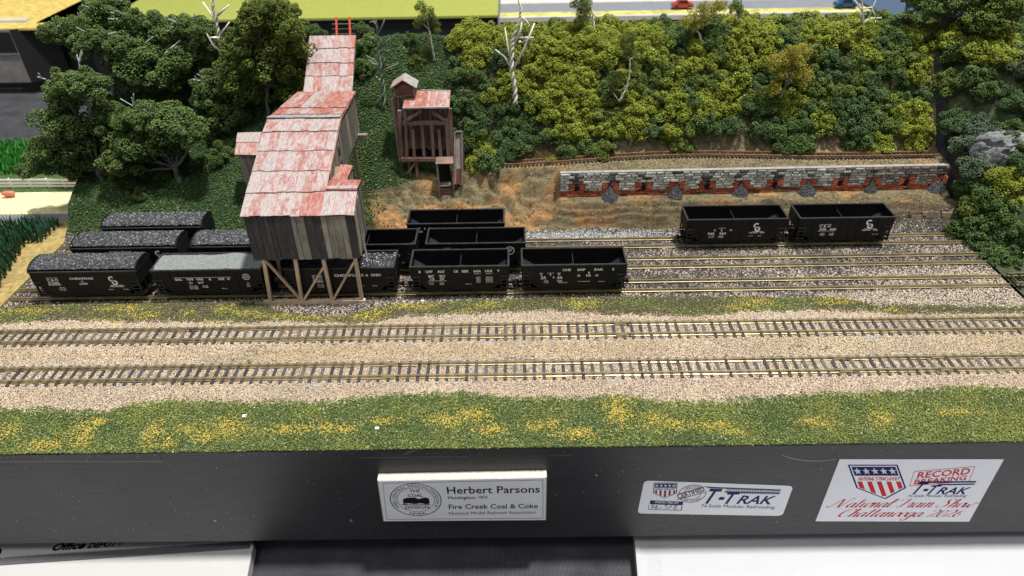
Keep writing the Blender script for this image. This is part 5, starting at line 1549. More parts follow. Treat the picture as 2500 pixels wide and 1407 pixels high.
# ------------------------------------------------------------------ foam bushes on the hill
_LIME = [(1150, 85, 50), (1180, 120, 40), (1270, 185, 50), (1215, 80, 40), (1330, 130, 60), (1400, 165, 60), (1440, 65, 40), (1350, 215, 60), (1420, 240, 60), (1375, 300, 55), (1420, 290, 50), (1480, 320, 35), (1195, 360, 25), (1230, 175, 40), (1530, 275, 55), (1500, 100, 60), (1590, 105, 50), (1460, 140, 50), (1650, 280, 40), (1755, 235, 60), (1800, 270, 35), (1790, 180, 45), (1825, 130, 50), (1850, 85, 55), (1800, 70, 40), (1990, 85, 45), (2040, 95, 40), (2100, 80, 40), (2270, 140, 45), (2235, 160, 40), (2210, 285, 50), (2150, 340, 50), (2250, 330, 50), (1925, 290, 30), (1560, 300, 35), (1640, 225, 45), (1700, 130, 40), (1290, 60, 30), (1120, 300, 25), (1345, 390, 20), (1160, 60, 30)]


def limeness(px, py):
    return max([0] + [1 - math.hypot((px - a) / r, (py - b) / r) for a, b, r in _LIME])


def project(p):
    d = np.array(p) - CAM
    z = d @ _fw
    return 1250 + F_PX * (d @ _RX) / z, 703.5 - F_PX * (d @ _RY) / z


def bush(p, R, leaf, label, group, cat='bush', name='foam_bush'):
    o = link(name, random.choice(CLM), M[leaf], None, p, slot_obj=True)
    o.scale = (R * random.uniform(.9, 1.1), R * random.uniform(.9, 1.1), R * random.uniform(.8, 1.0))
    o.rotation_euler = (random.uniform(-.3, .3), random.uniform(-.3, .3), random.uniform(0, 6.28))
    return tag(o, label, cat, group)


_NTH = ['first', 'second', 'third', 'fourth', 'fifth', 'sixth', 'seventh', 'eighth', 'ninth', 'tenth', 'eleventh', 'twelfth']
rb = random.Random(5)
yy = 24.0
rown = 0
used = {}
dx_ = [W(dc, 0).x for dc in doors]
while yy < 30.7:
    x = -3.3 + (rown % 2) * .65
    while x < 30.5:
        bx, by = x + rb.uniform(-.28, .28), yy + rb.uniform(-.2, .2)
        lim = 24.0 + .25 * math.sin(bx * .9) + .2 * math.sin(bx * 2.3 + 1) + (.55 if 10 < bx < 19.5 else 0)
        if bx < -2.2:
            lim = 24.7
        if by > lim:
            R = rb.uniform(1.0, 1.32)
            z = H1(bx, by)
            px, py = project((bx, by, z + R * .5))
            lm = limeness(px, py) + rb.uniform(-.12, .12)
            if lm > .10:
                leaf, col = 'leaf_lime', 'yellow-green'
            elif lm > -.04 and rb.random() < .45:
                leaf, col = 'leaf_mid', 'mid green'
            elif rb.random() < .5:
                leaf, col = 'leaf_blue', 'bottle green'
            else:
                leaf, col = 'leaf_dark', 'dark green'
            k = int(np.argmin([abs(bx - d_) for d_ in dx_]))
            if bx < dx_[0] - 1.4:
                where = '%s rightwards from the headhouse' % _NTH[max(0, int((bx + 4.0) / 1.3))]
            else:
                where = 'uphill and %s of the %s oven mouth' % ('left' if bx < dx_[k] else 'right', _NTH[k])
            row_ = 'lowest row' if by < lim + .8 else ('crest row' if by > 29.9 else '%s row up' % _NTH[min(10, rown)])
            lab = '%s foam bush %s, %s' % (col, where, row_)
            bush((bx, by + .1, z + R * .34), R, leaf, lab, 'foam bushes %s, %s' % (where, row_))
        x += 1.3
    yy += .74
    rown += 1

# shrubs at the foot of the left grove and along the crest behind the roofs
for a, b, r, leaf, lab in [
    (290, 425, 24, 'leaf_mid', 'yellowish shrub between the two nearest grey trunks of the left grove'),
    (320, 440, 26, 'leaf_dark', 'dark shrub hanging down the green slope below the left grove'),
    (335, 470, 24, 'leaf_dark', 'lowest dark shrub on the green slope above the coal hoppers'),
    (180, 425, 22, 'leaf_mid', 'small shrub under the leaning tree at the end of the white fence'),
    (400, 430, 22, 'leaf_mid', 'small mid green shrub left of the bent grey trunk'),
    (490, 400, 24, 'leaf_dark', 'dark shrub right of the bent grey trunk'),
    (440, 255, 28, 'leaf_olive', 'brownish shrub deep inside the left grove'),
    (250, 240, 26, 'leaf_olive', 'olive shrub behind the leaning tree in the left grove'),
    (300, 255, 28, 'leaf_dark', 'dark shrub in the gap between the left grove crowns'),
    (520, 395, 28, 'leaf_dark', 'dark shrub below the pale forked trunk of the left grove'),
    (545, 370, 30, 'leaf_dark', 'dark shrub left of the lean-to wall of the tipple'),
    (600, 280, 36, 'leaf_dark', 'dark shrub behind the stem of the tall olive tree'),
    (700, 285, 34, 'leaf_dark', 'dark shrub between the olive tree and the tipple roof'),
    (705, 240, 30, 'leaf_dark', 'dark shrub beside the foot of the tipple gallery'),
    (770, 80, 24, 'leaf_blue', 'dark shrub on the crest left of the red ladder'),
    (890, 75, 24, 'leaf_blue', 'dark shrub on the crest right of the red ladder'),
    (890, 115, 30, 'leaf_dark', 'dark shrub right of the tipple gallery'),
    (890, 165, 28, 'leaf_dark', 'dark shrub beside the middle of the tipple gallery'),
    (905, 95, 16, 'leaf_mid', 'mid green shrub behind the bare grey-brown twisted tree'),
    (1000, 95, 16, 'leaf_dark', 'small shrub on the grassy crest left of the tufted thin tree'),
    (1020, 150, 22, 'leaf_mid', 'straggly shrub on the green slope above the headhouse'),
    (1125, 90, 24, 'leaf_blue', 'dark shrub at the left end of the crest bushes'),
    (1195, 362, 26, 'leaf_lime', 'round yellow-green bush standing alone beside the headhouse chute'),
    (1345, 393, 12, 'leaf_lime', 'tiny yellow-green tuft beside the rusty track'),
    (1362, 388, 9, 'leaf_mid', 'tiny green tuft right of the yellow-green tuft by the rusty track'),
    (1255, 385, 12, 'leaf_dark', 'tiny dark tuft left of the yellow-green tuft by the rusty track'),
]:
    p = hit(a, b + r * .5)
    R = r * np.dot(p - CAM, _fw) / F_PX
    bush((p[0], p[1] + R * .25, p[2] + R * .45), R * 1.1, leaf, lab, None, 'shrub', 'shrub')

# ------------------------------------------------------------------ name plate and stickers on the front panel
def tline(mb, s, a, b, cap, y, shear=0., bold=.012, warp=None):
    """text from photo point a (left end of baseline) to b, capitals cap photo-pixels high, on the plane Y = y"""
    A, B = P(a[0], a[1], 1, y), P(b[0], b[1], 1, y)
    T = P(a[0], a[1] - cap, 1, y)
    u = (B - A).normalized()
    w = Vector((-u.z, 0, u.x))
    text(mb, s, A, u, w, (T - A).dot(w), (B - A).length, 'L', shear, bold, warp)


def pquad(mb, pts, y, th=0.):
    q = [P(a, b, 1, y) for a, b in pts]
    mb.add(q, [tuple(range(len(q)))])


npl = thing('name_plate', 'white name plate on foam board with round division seal, glued to the black front', 'sign', (-2.2, -.2, -3.6))
yf = -.42
c = [P(a, b, 1, yf) for a, b in ((936, 1273), (1333, 1270), (1335, 1165), (921, 1173))]
part('foam_board', MB().hexa([(q.x, 0, q.z) for q in c], [(q.x, yf, q.z) for q in c]), M['foam'], npl)
part('card', MB().hexa([(q.x + .05 * (-1 if i in (1, 2) else 1), yf - .002, q.z + .03 * (1 if i < 2 else -1)) for i, q in enumerate(c)], [(q.x + .05 * (-1 if i in (1, 2) else 1), yf - .02, q.z + .03 * (1 if i < 2 else -1)) for i, q in enumerate(c)]), M['paper'], npl)
yp = yf - .026
mb = MB()
tline(mb, 'Herbert Parsons', (1092, 1206), (1318, 1203), 17, yp)
tline(mb, 'Huntingtton, WV', (1094, 1219), (1191, 1218), 7.2, yp)
tline(mb, 'Fire Creek Coal & Coke', (1096, 1243), (1313, 1241), 11, yp)
tline(mb, 'National Model Railroad Association', (1097, 1257), (1307, 1254), 6.8, yp, bold=0)
cc = P(1015, 1221, 1, yp)
rr_ = abs(P(1078, 1221, 1, yp).x - cc.x)
ring(mb, cc, rr_ * .965, rr_, UX, UZ, 56)
ring(mb, cc, rr_ * .715, rr_ * .735, UX, UZ, 56)


def arc_text(mb, s, c, rad, h, a_mid, span, y, inner=False):
    v, f = glyphs(s, 0., 0.)
    x0, x1 = min(p[0] for p in v), max(p[0] for p in v)
    k = h / .7
    pts = []
    for a, b in v:
        t_ = (a - x0) / (x1 - x0) - .5
        if inner:
            th = math.radians(a_mid + t_ * span)
            r_ = rad - b * k
        else:
            th = math.radians(a_mid - t_ * span)
            r_ = rad + b * k
        pts.append((c[0] + math.cos(th) * r_, y, c[2] + math.sin(th) * r_))
    mb.add(pts, f)


arc_text(mb, '*MID-CENTRAL REGION DIVISION 9*', cc, rr_ * .775, rr_ * .145, 90, 250, yp)
arc_text(mb, 'NMRA', cc, rr_ * .93, rr_ * .145, 270, 42, yp, True)
tline(mb, 'THE', (1001, 1203), (1026, 1202), 7, yp)
tline(mb, 'COAL', (996, 1214), (1033, 1213), 7, yp)
tline(mb, 'DIVISION', (990, 1243), (1048, 1242), 8, yp)
pquad(mb, [(984, 1219), (992, 1216), (1012, 1215), (1022, 1219), (1036, 1215), (1047, 1217), (1049, 1229), (1040, 1231), (1026, 1229), (1012, 1231), (998, 1229), (984, 1229)], yp)
pquad(mb, [(981, 1232), (1051, 1231.5), (1051, 1232.7), (981, 1233.2)], yp)
for a in (986, 992, 1038, 1045):
    ring(mb, P(a, 1231, 1, yp), 0, .05, UX, UZ, 10)
for q in ([(934, 1180), (1325, 1172), (1325, 1172.8), (934, 1180.8)], [(944, 1268), (1325, 1265), (1325, 1265.8), (944, 1268.8)], [(934, 1180), (934.8, 1180), (944.8, 1268), (944, 1268)], [(1325, 1172), (1326, 1172), (1326, 1265), (1325, 1265)]):
    pquad(mb, q, yp)
part('printed_text', mb, M['ink'], npl)

# certified sticker
st = thing('inspection_sticker', 'silver white rounded sticker with CERTIFIED stamp and dark blue logo lettering', 'sticker', (10.4, -.01, -3.9))
ys_ = -.016
q = [P(a, b, 1, ys_) for a, b in ((1556, 1254), (1910, 1260), (1937, 1187), (1573, 1174))]


def rounded(q, r, n=5):
    out = []
    for i in range(4):
        p0, p1, p2 = q[i - 1], q[i], q[(i + 1) % 4]
        d0, d1 = (p0 - p1).normalized(), (p2 - p1).normalized()
        a, b = p1 + d0 * r, p1 + d1 * r
        for k in range(n + 1):
            t_ = k / n
            out.append(a * (1 - t_) ** 2 + p1 * 2 * t_ * (1 - t_) + b * t_ ** 2)
    return out


def sticker_sheet(parent, pts, y, m):
    n = len(pts)
    mb = MB().add([(p.x, -.002, p.z) for p in pts] + [(p.x, y, p.z) for p in pts], [tuple(range(n, 2 * n))] + [(i, (i + 1) % n, n + (i + 1) % n, n + i) for i in range(n)])
    part('sheet', mb, m, parent)


sticker_sheet(st, rounded(q, .28), ys_, M['sticker'])
yp = ys_ - .006


def shield(y, c, sx, sy, skew, parent, big):
    """stars-and-stripes shield centred at photo point c, half size sx, sy"""
    def S(u, v):
        return (c[0] + u * sx - v * sy * skew, c[1] - v * sy)
    outline = [(-1, 1), (1, 1), (1, -.35), (0, -1), (-1, -.35)]
    mb = MB()
    for i in range(5):
        a, b = outline[i], outline[(i + 1) % 5]
        ia, ib = (a[0] * .93, a[1] * .94), (b[0] * .93, b[1] * .94)
        pquad(mb, [S(*a), S(*b), S(*ib), S(*ia)], y)
    part('shield_outline', mb, M['ink_navy'] if big else M['ink'], parent)
    mb = MB()
    pquad(mb, [S(-.88, .88), S(.88, .88), S(.88, .36), S(-.88, .36)], y)
    part('shield_field', mb, M['ink_navy'], parent)
    mb = MB()
    for k in range(5):
        u0 = -.70 + .35 * k
        pts = []
        for j in range(10):
            r_ = .19 if j % 2 == 0 else .075
            a = math.radians(90 + 36 * j)
            pts.append(S(u0 + r_ * math.cos(a) * .85, .62 + r_ * math.sin(a) * 1.15))
        cen = S(u0, .62)
        w = [P(*p, 1, y - .004) for p in pts] + [P(*cen, 1, y - .004)]
        mb.add(w, [(i, (i + 1) % 10, 10) for i in range(10)])
    part('star', mb, M['ink_white'], parent)
    mb = MB()
    for k in range(5):
        u0, u1 = -.86 + .385 * k, -.86 + .385 * k + .19
        lo = [-.86 + .0, 0][0]

        def bot(u):
            return -.92 + .58 * abs(u) / .9 + .04
        pquad(mb, [S(u0, .02), S(u1, .02), S(u1, bot(u1)), S(u0, bot(u0))], y)
    part('stripe', mb, M['ink_red'] if big else M['ink_maroon'], parent)
    mb = MB()
    L_, R_ = S(-.82, .09), S(.82, .09)
    tline(mb, 'NATIONAL T-TRAK LAYOUT', L_, R_, sy * .19, y, bold=.03)
    part('printed_text', mb, M['ink_red'] if big else M['ink'], parent)


shield(yp, (1624, 1198), 29, 19, -.06, st, False)
mb = MB()
cs = P(1690, 1206, 1, yp)
r_ = abs(P(1724, 1206, 1, yp).x - cs.x)
ring(mb, cs, r_ * .95, r_, UX, UZ, 40)
ring(mb, cs, r_ * .60, r_ * .64, UX, UZ, 40)
arc_text(mb, 'CERTIFIED', cs, r_ * .70, r_ * .2, 90, 110, yp)
arc_text(mb, 'CERTIFIED', cs, r_ * .9, r_ * .2, 270, 110, yp, True)
part('stamp_ring', mb, M['ink_brown'], st)
mb = MB()
pquad(mb, [(1652, 1219), (1722, 1201), (1727, 1187), (1657, 1206)], yp - .003)
part('stamp_band', mb, M['sticker'], st)
mb = MB()
tline(mb, 'CERTIFIED', (1656, 1218), (1722, 1199), 11, yp - .006, bold=.03)
for q in ([(1652, 1220), (1722, 1202), (1722, 1203), (1652, 1221.2)], [(1657, 1206), (1727, 1187), (1727, 1188.2), (1657, 1207.2)]):
    pquad(mb, q, yp - .006)
part('stamp_band_text', mb, M['ink_brown'], st)


def trak(parent, y, x0, x1, yb, yt, m, bars, cap2):
    """the italic logo: big stems under long rail bars"""
    mb = MB()
    for b_ in bars:
        pquad(mb, b_, y)
    part('logo_rails', mb, m, parent)


mb = MB()
tline(mb, 'T', (1720, 1229), (1752, 1230), 36, yp, .35, .02)
tline(mb, '-', (1751, 1227), (1765, 1227.5), 32, yp, .2, .03)
tline(mb, 'T', (1768, 1230), (1799, 1230), 27, yp, .35, .02)
tline(mb, 'RAK', (1797, 1230), (1888, 1231.5), 20, yp, .3, .02)
part('logo_letters', mb, M['ink_slate'], st)
mb = MB()
pquad(mb, [(1727, 1189), (1907, 1196), (1906, 1198.5), (1726, 1192)], yp - .002)
pquad(mb, [(1770, 1200), (1904, 1203.5), (1903, 1206), (1769, 1203)], yp - .002)
for k in range(34):
    x = 1775 + k * 3.85
    pquad(mb, [(x, 1191 + k * .13), (x + 1.5, 1191 + k * .13), (x + 1, 1199 + k * .1), (x - .5, 1199 + k * .1)], yp - .004)
    pquad(mb, [(x, 1199.5 + k * .1), (x + 1.5, 1199.5 + k * .1), (x + 1, 1206 + k * .05), (x - .5, 1206 + k * .05)], yp - .004)
part('logo_rails', mb, M['ink_slate'], st)
mb = MB()
tline(mb, 'N-Scale Modular Railroading', (1713, 1238.5), (1890, 1242.5), 7.4, yp, bold=0)
tline(mb, 'NAME/DATE', (1604, 1232.5), (1642, 1233.5), 4.2, yp - .003, bold=.005)
for q in ([(1583, 1233), (1584, 1233), (1583.5, 1244.5), (1582.5, 1244.5)], [(1582.5, 1243.5), (1663, 1246), (1663, 1247), (1582.5, 1244.5)], [(1664, 1235), (1666, 1235), (1664, 1247), (1662, 1247)]):
    pquad(mb, q, yp)
for sk in ([(1588, 1235), (1596, 1233), (1590, 1241), (1598, 1240), (1604, 1234), (1600, 1242), (1612, 1240), (1616, 1240)], [(1622, 1236), (1626, 1233), (1628, 1238), (1624, 1243)], [(1630, 1243), (1644, 1230)], [(1650, 1233), (1645, 1236), (1652, 1241), (1646, 1245), (1644, 1241), (1654, 1233), (1650, 1232)]):
    for (a, b), (c_, d) in zip(sk[:-1], sk[1:]):
        pquad(mb, [(a, b), (a + 1.3, b + .5), (c_ + 1.3, d + .5), (c_, d)], yp - .004)
part('printed_text', mb, M['ink'], st)
mb = MB()
pquad(mb, [(1588, 1222), (1668, 1225), (1667, 1234), (1586, 1231.5)], yp)
part('inspection_band', mb, M['ink_slate'], st)
mb = MB()
tline(mb, 'INSPECTED BY', (1599, 1228.6), (1657, 1230.4), 5, yp - .004, bold=.02)
part('inspection_band_text', mb, M['ink_white'], st)

# show sticker
ss = thing('show_sticker', 'large white rectangular sticker with striped shield and red script lettering', 'sticker', (19.8, -.01, -3.5))
q = [P(a, b, 1, ys_) for a, b in ((1991, 1273), (2366, 1274), (2451, 1122), (2050, 1122))]
sticker_sheet(ss, q, ys_, M['sticker'])
yp = ys_ - .006
shield(yp, (2146, 1177), 61, 42, .37, ss, True)
mb = MB()
tline(mb, 'RECORD', (2238, 1168.5), (2366, 1158), 14.5, yp, .0, .02)
tline(mb, 'BREAKING', (2231, 1182.5), (2358, 1172), 10.5, yp, .0, .02)
o4 = [(2232, 1151), (2381, 1139), (2366, 1176), (2220, 1187)]
for i in range(4):
    a, b = o4[i], o4[(i + 1) % 4]
    L_ = math.hypot(b[0] - a[0], b[1] - a[1])
    nx_, ny_ = -(b[1] - a[1]) / L_ * 1.2, (b[0] - a[0]) / L_ * 1.2
    pquad(mb, [a, b, (b[0] + nx_, b[1] + ny_), (a[0] + nx_, a[1] + ny_)], yp)
part('stamp_text', mb, M['ink_red'], ss)
mb = MB()
tline(mb, 'T', (2226, 1207), (2254, 1207), 29, yp - .003, .35, .01)
tline(mb, '-', (2250, 1205), (2262, 1205), 26, yp - .003, .2, .03)
tline(mb, 'T', (2262, 1207), (2288, 1207), 22, yp - .003, .35, .01)
tline(mb, 'RAK', (2284, 1207), (2362, 1207), 17, yp - .003, .3, .015)
pquad(mb, [(2246, 1176), (2384, 1175), (2382, 1178.5), (2244, 1180)], yp - .003)
pquad(mb, [(2290, 1182.5), (2381, 1181), (2379, 1184), (2288, 1185.5)], yp - .003)
part('logo_letters', mb, M['ink_navy'], ss)
mb = MB()
tline(mb, 'N-Scale Modular Railreading', (2216, 1214), (2359, 1214), 6.5, yp, .2, 0)
part('logo_tagline', mb, M['ink_slate'], ss)
# script lettering drawn as pen strokes: (x, y) in units of the letter height, pen width varies with direction
_SCRIPT = {
    'N': [[(-.35, .1), (-.25, 0), (-.1, .15), (.3, 1), (.42, .1), (.5, .05), (.85, 1), (1.0, 1.05)]],
    'T': [[(-.1, .75), (0, .98), (.35, 1.0), (.8, 1.05)], [(.42, 1), (.3, .3), (.15, .02), (-.05, .1)]],
    'S': [[(.75, .85), (.6, 1.02), (.35, .95), (.35, .7), (.5, .45), (.4, .1), (.1, 0), (-.15, .12), (-.05, .3)]],
    'C': [[(.75, .8), (.7, 1.0), (.45, .98), (.1, .6), (.05, .15), (.25, 0), (.55, .12), (.75, .3)]],
    'a': [[(.42, .38), (.25, .46), (.05, .25), (.05, .05), (.2, .0), (.4, .3), (.45, .45)], [(.45, .45), (.38, .08), (.48, 0), (.62, .15)]],
    't': [[(.22, .95), (.1, .1), (.2, 0), (.38, .15)], [(0, .58), (.42, .6)]],
    'i': [[(.12, .45), (.05, .08), (.15, 0), (.3, .15)], [(.2, .68), (.24, .72)]],
    'o': [[(.3, .46), (.1, .35), (.05, .08), (.2, 0), (.38, .15), (.4, .38), (.3, .46), (.5, .36)]],
    'n': [[(.02, .4), (.12, .45), (.05, 0)], [(.07, .15), (.25, .42), (.38, .44), (.33, .06), (.42, 0), (.55, .15)]],
    'l': [[(.0, .15), (.3, .75), (.3, 1.0), (.2, .95), (.08, .15), (.15, 0), (.32, .15)]],
    'r': [[(.0, .3), (.12, .5), (.28, .42), (.2, .05), (.28, 0), (.42, .15)]],
    'h': [[(.0, .15), (.3, .75), (.3, 1.0), (.2, .9), (.05, 0)], [(.08, .2), (.25, .44), (.38, .42), (.34, .06), (.42, 0), (.55, .15)]],
    'w': [[(.02, .44), (.05, .05), (.15, 0), (.3, .3), (.33, .05), (.45, 0), (.6, .3), (.62, .46), (.78, .4)]],
    'g': [[(.42, .38), (.25, .46), (.05, .25), (.05, .05), (.2, .0), (.4, .3), (.45, .45)], [(.45, .45), (.3, -.3), (.1, -.42), (0, -.25), (.3, -.05), (.6, .15)]],
    'y': [[(.05, .44), (.1, .05), (.22, 0), (.4, .3), (.46, .45)], [(.46, .45), (.3, -.3), (.1, -.42), (0, -.25), (.3, -.05), (.6, .15)]],
    '2': [[(.05, .65), (.15, .85), (.4, .85), (.45, .6), (.0, .02), (.2, .08), (.5, .02)]],
    '0': [[(.3, .85), (.1, .65), (.05, .15), (.2, 0), (.4, .2), (.45, .65), (.3, .85)]],
    '6': [[(.5, .85), (.25, .7), (.05, .2), (.2, 0), (.4, .12), (.38, .4), (.2, .45), (.08, .3)]],
}
_ADV = {'N': .95, 'T': .62, 'S': .72, 'C': .7, 'a': .56, 't': .34, 'i': .28, 'o': .45, 'n': .52, 'l': .3, 'r': .4, 'h': .52, 'w': .74, 'g': .54, 'y': .54, '2': .55, '0': .52, '6': .5, ' ': .42}


def script(mb, s, a, b, cap, y, shear=.34):
    A, B = P(a[0], a[1], 1, y), P(b[0], b[1], 1, y)
    u = (B - A).normalized()
    w = Vector((-u.z, 0, u.x))
    h = (P(a[0], a[1] - cap, 1, y) - A).dot(w)
    k = (B - A).length / sum(_ADV[c] for c in s)
    x = 0
    for ch in s:
        for st_ in _SCRIPT.get(ch, []):
            ky = 1.22 if ch.islower() and max(p[1] for p in st_) < .75 else 1.
            pts = [Vector((p[0] + p[1] * ky * shear, p[1] * ky)) for p in st_]
            fine = []
            for i in range(len(pts) - 1):                      # Catmull-Rom through the pen points
                p0, p1, p2, p3 = pts[max(i - 1, 0)], pts[i], pts[i + 1], pts[min(i + 2, len(pts) - 1)]
                for j in range(4):
                    t_ = j / 4
                    fine.append(.5 * (2 * p1 + (p2 - p0) * t_ + (2 * p0 - 5 * p1 + 4 * p2 - p3) * t_ ** 2 + (3 * p1 - p0 - 3 * p2 + p3) * t_ ** 3))
            fine.append(pts[-1])
            for p, q in zip(fine[:-1], fine[1:]):
                dn = q.y - p.y
                wd = .06 + (.085 if dn < -.02 else .0)
                n_ = Vector((wd / 2, wd * .18))
                quad = [p + n_, p - n_, q - n_, q + n_]
                mb.add([A + u * ((x + v.x) * k) + w * (v.y * h) for v in quad], [(0, 1, 2, 3)])
        x += _ADV[ch]


mb = MB()
script(mb, 'National Train Show', (2030, 1239), (2374, 1239), 20, yp)
script(mb, 'Chattanooga 2026', (2044, 1262), (2340, 1262), 19, yp)
part('script_text', mb, M['ink_red'], ss)

# ------------------------------------------------------------------ binder and lid lying on the table in front
ZBN = -8.15
bl = [Vector(bk(a, b, 2, ZBN)) for a, b in ((-420, 1640), (560, 1640), (619, 1325), (-420, 1375))]
q0, q1 = Vector(bk(0, 1378, 2, ZBN)), Vector(bk(619, 1328, 2, ZBN))
u = (q1 - q0).normalized()
binder = thing('ring_binder', 'white vinyl binder with black lettering and grey ribbed spine under the black box', 'binder', (-18, -2, -9))
v = Vector((u.y, -u.x, 0))
edge0, edge1 = q0 - u * 12, q1
rt_ = Vector(bk(604, 1407, 2, ZBN)) - q1
rt_ = rt_.normalized()
mb = MB().hexa([(p.x, p.y, -8.85) for p in (edge0 + v * 22, edge1 + rt_ * 22, edge1, edge0)], [(p.x, p.y, ZBN) for p in (edge0 + v * 22, edge1 + rt_ * 22, edge1, edge0)])
part('front_cover', mb, M['binder'], binder)
g1 = Vector(bk(619, 1322, 2, ZBN + .1))
sp0, sp1 = Vector(bk(0, 1362, 2, ZBN + .1)), Vector(bk(612, 1321, 2, ZBN + .1))
us = (sp1 - sp0).normalized()
vs_ = Vector((us.y, -us.x, 0))
sw = .42
part('spine_strip', MB().hexa([(p.x, p.y, ZBN + .004) for p in (sp0 - us * 12 + vs_ * sw, sp1 + vs_ * sw, sp1, sp0 - us * 12)], [(p.x, p.y, ZBN + .09) for p in (sp0 - us * 12 + vs_ * sw, sp1 + vs_ * sw, sp1, sp0 - us * 12)]), M['binder_grey'], binder)
rl_ = (sp1 - sp0).length
ridge = MB().tube([Vector((math.cos(a) * .12, math.sin(a) * .09, .02)) for a in [k * math.pi / 6 for k in range(7)]], .022, 5).mesh('comb_loop')
ridge.materials.append(M['binder'])
for k in range(52):
    p = sp0 + us * (rl_ * (k - 6) / 46.) + vs_ * .02
    o = link('comb_loop', ridge, None, binder, p - ORG[binder.name])
    o.rotation_euler.z = math.atan2(us.y, us.x)
bc = [sp0 - us * 12 - vs_ * .0, sp1 - us * .2, sp1 - us * .2 - vs_ * 3.2, sp0 - us * 12 - vs_ * 3.2]
part('back_cover', MB().hexa([(p.x, p.y, -8.8) for p in bc], [(p.x, p.y, ZBN + .002) for p in bc]), M['binder'], binder)
mb = MB()
for s, a, b, cap, bold in (('Office', (125, 1345), (205, 1339), 17, .045), ('DEPOT', (212, 1339), (285, 1333), 12, .045), ('®', (285, 1333), (302, 1331), 11, .0)):
    A, B, T = P(*a, 2, ZBN + .008), P(*b, 2, ZBN + .008), P(a[0], a[1] - cap, 2, ZBN + .008)
    uu = (B - A).normalized()
    ww = Vector((-uu.y, uu.x, 0))
    text(mb, s, A, uu, ww, (T - A).dot(ww), (B - A).length, 'L', .3 if s != '®' else 0, bold)
A = P(-14, 1352, 2, ZBN + .008)
ring(mb, A, .22, .36, UX, (0, 1, 0), 20)
part('cover_lettering', mb, M['ink'], binder)

ZL = -8.0
c0, c1 = Vector(bk(1556, 1317, 2, ZL)), Vector(bk(1563, 1407, 2, ZL))
lid = thing('storage_lid', 'glossy white plastic lid with a strip of frosted tape under the right of the box', 'lid', (18, -2, -9))
d = (c1 - c0).normalized()
pts = [c0 + d * 20, c0 + d * 20 + Vector((34, .6, 0)), c0 + Vector((34, .9, 0)) + Vector((0, 2.2, 0)), c0 + Vector((0, 2.0, 0))]
part('lid_panel', MB().hexa([(p.x, p.y, -8.7) for p in pts], [(p.x, p.y, ZL) for p in pts]), M['lid'], lid)
part('rim', MB().beam(pts[0] + Vector((.12, 0, .03)), pts[3] + Vector((.12, 0, .03)), .26, .14), M['lid'], lid)
t0, t1 = Vector(bk(1583, 1322, 2, ZL + .006)), Vector(bk(1587, 1407, 2, ZL + .006))
dd_ = (t1 - t0).normalized()
part('tape_strip', MB().hexa([(p.x, p.y, ZL + .003) for p in (t0 + dd_ * 12, t0 + dd_ * 12 + Vector((.72, 0, 0)), t0 + Vector((.72, .5, 0)), t0 + Vector((0, .5, 0)))], [(p.x, p.y, ZL + .012) for p in (t0 + dd_ * 12, t0 + dd_ * 12 + Vector((.72, 0, 0)), t0 + Vector((.72, .5, 0)), t0 + Vector((0, .5, 0)))]), M['tape'], lid)

# scratches and chipped paint on the black front
rs = random.Random(3)
for pts_, w_ in (([(1910, 1112), (1935, 1120), (1965, 1125), (2000, 1126), (2040, 1122)], 1.2), ([(985, 1110), (1005, 1103), (1018, 1098)], 1.6), ([(880, 1118), (920, 1117.5), (1000, 1116.5), (1145, 1115)], .6), ([(1140, 1098), (1148, 1108), (1150, 1115)], 1.4), ([(1340, 1112), (1400, 1111)], .7), ([(0, 1128), (90, 1127.5), (400, 1127)], .6)):
    mb = MB()
    for (a, b), (c_, d) in zip(pts_[:-1], pts_[1:]):
        pquad(mb, [(a, b - w_ / 2), (c_, d - w_ / 2), (c_, d + w_ / 2), (a, b + w_ / 2)], -.0145)
    part('scratch', mb, M['galv'], base)
mb = MB()
for k in range(170):
    a = rs.uniform(0, 2500)
    b = np.interp(a, [0, 2500], [1112, 1083]) + abs(rs.gauss(0, 5)) + 1
    if rs.random() < .4:
        b = rs.uniform(1130, 1300)
    elif a > 700 and rs.random() < .7:
        continue
    w_, h_ = rs.uniform(.8, 2.2), rs.uniform(.8, 2.6)
    pquad(mb, [(a, b), (a + w_, b), (a + w_, b + h_), (a, b + h_)], -.0148)
o = part('paint_specks', mb, M['galv'], base)
o['kind'] = 'stuff'

# small litter on the scenery
for a, b, s, lab in ((598, 1019, .10, 'tiny white chip on the dark grass below the front track'), (921, 1049, .09, 'tiny pale blue-white chip beside an orange weed patch in the front grass'), (1031, 738, .08, 'tiny white chip at the upper edge of the yellow weed strip')):
    p = hit(a, b)
    single('chip', MB().box(p[0] - s, p[0] + s, p[1] - s * .8, p[1] + s * .8, p[2] + .03, p[2] + .12), M['chip'], lab, 'chip', (p[0], p[1], p[2]))
p = hit(2158, 939)
single('twig_scrap', MB().box(p[0] - .22, p[0] + .22, p[1] - .05, p[1] + .05, p[2] + .01, p[2] + .05), M['black_side'], 'thin black scrap lying on the tan ballast at the right', 'scrap', tuple(p))

# ------------------------------------------------------------------ neighbouring module on the left: farm
def sheet(name, x0, x1, y0, y1, z, m, kind='structure', n=1):
    mb = MB().box(x0, x1, y0, y1, z - .25, z)
    return tag(link(name, mb.mesh(name), m), kind=kind)


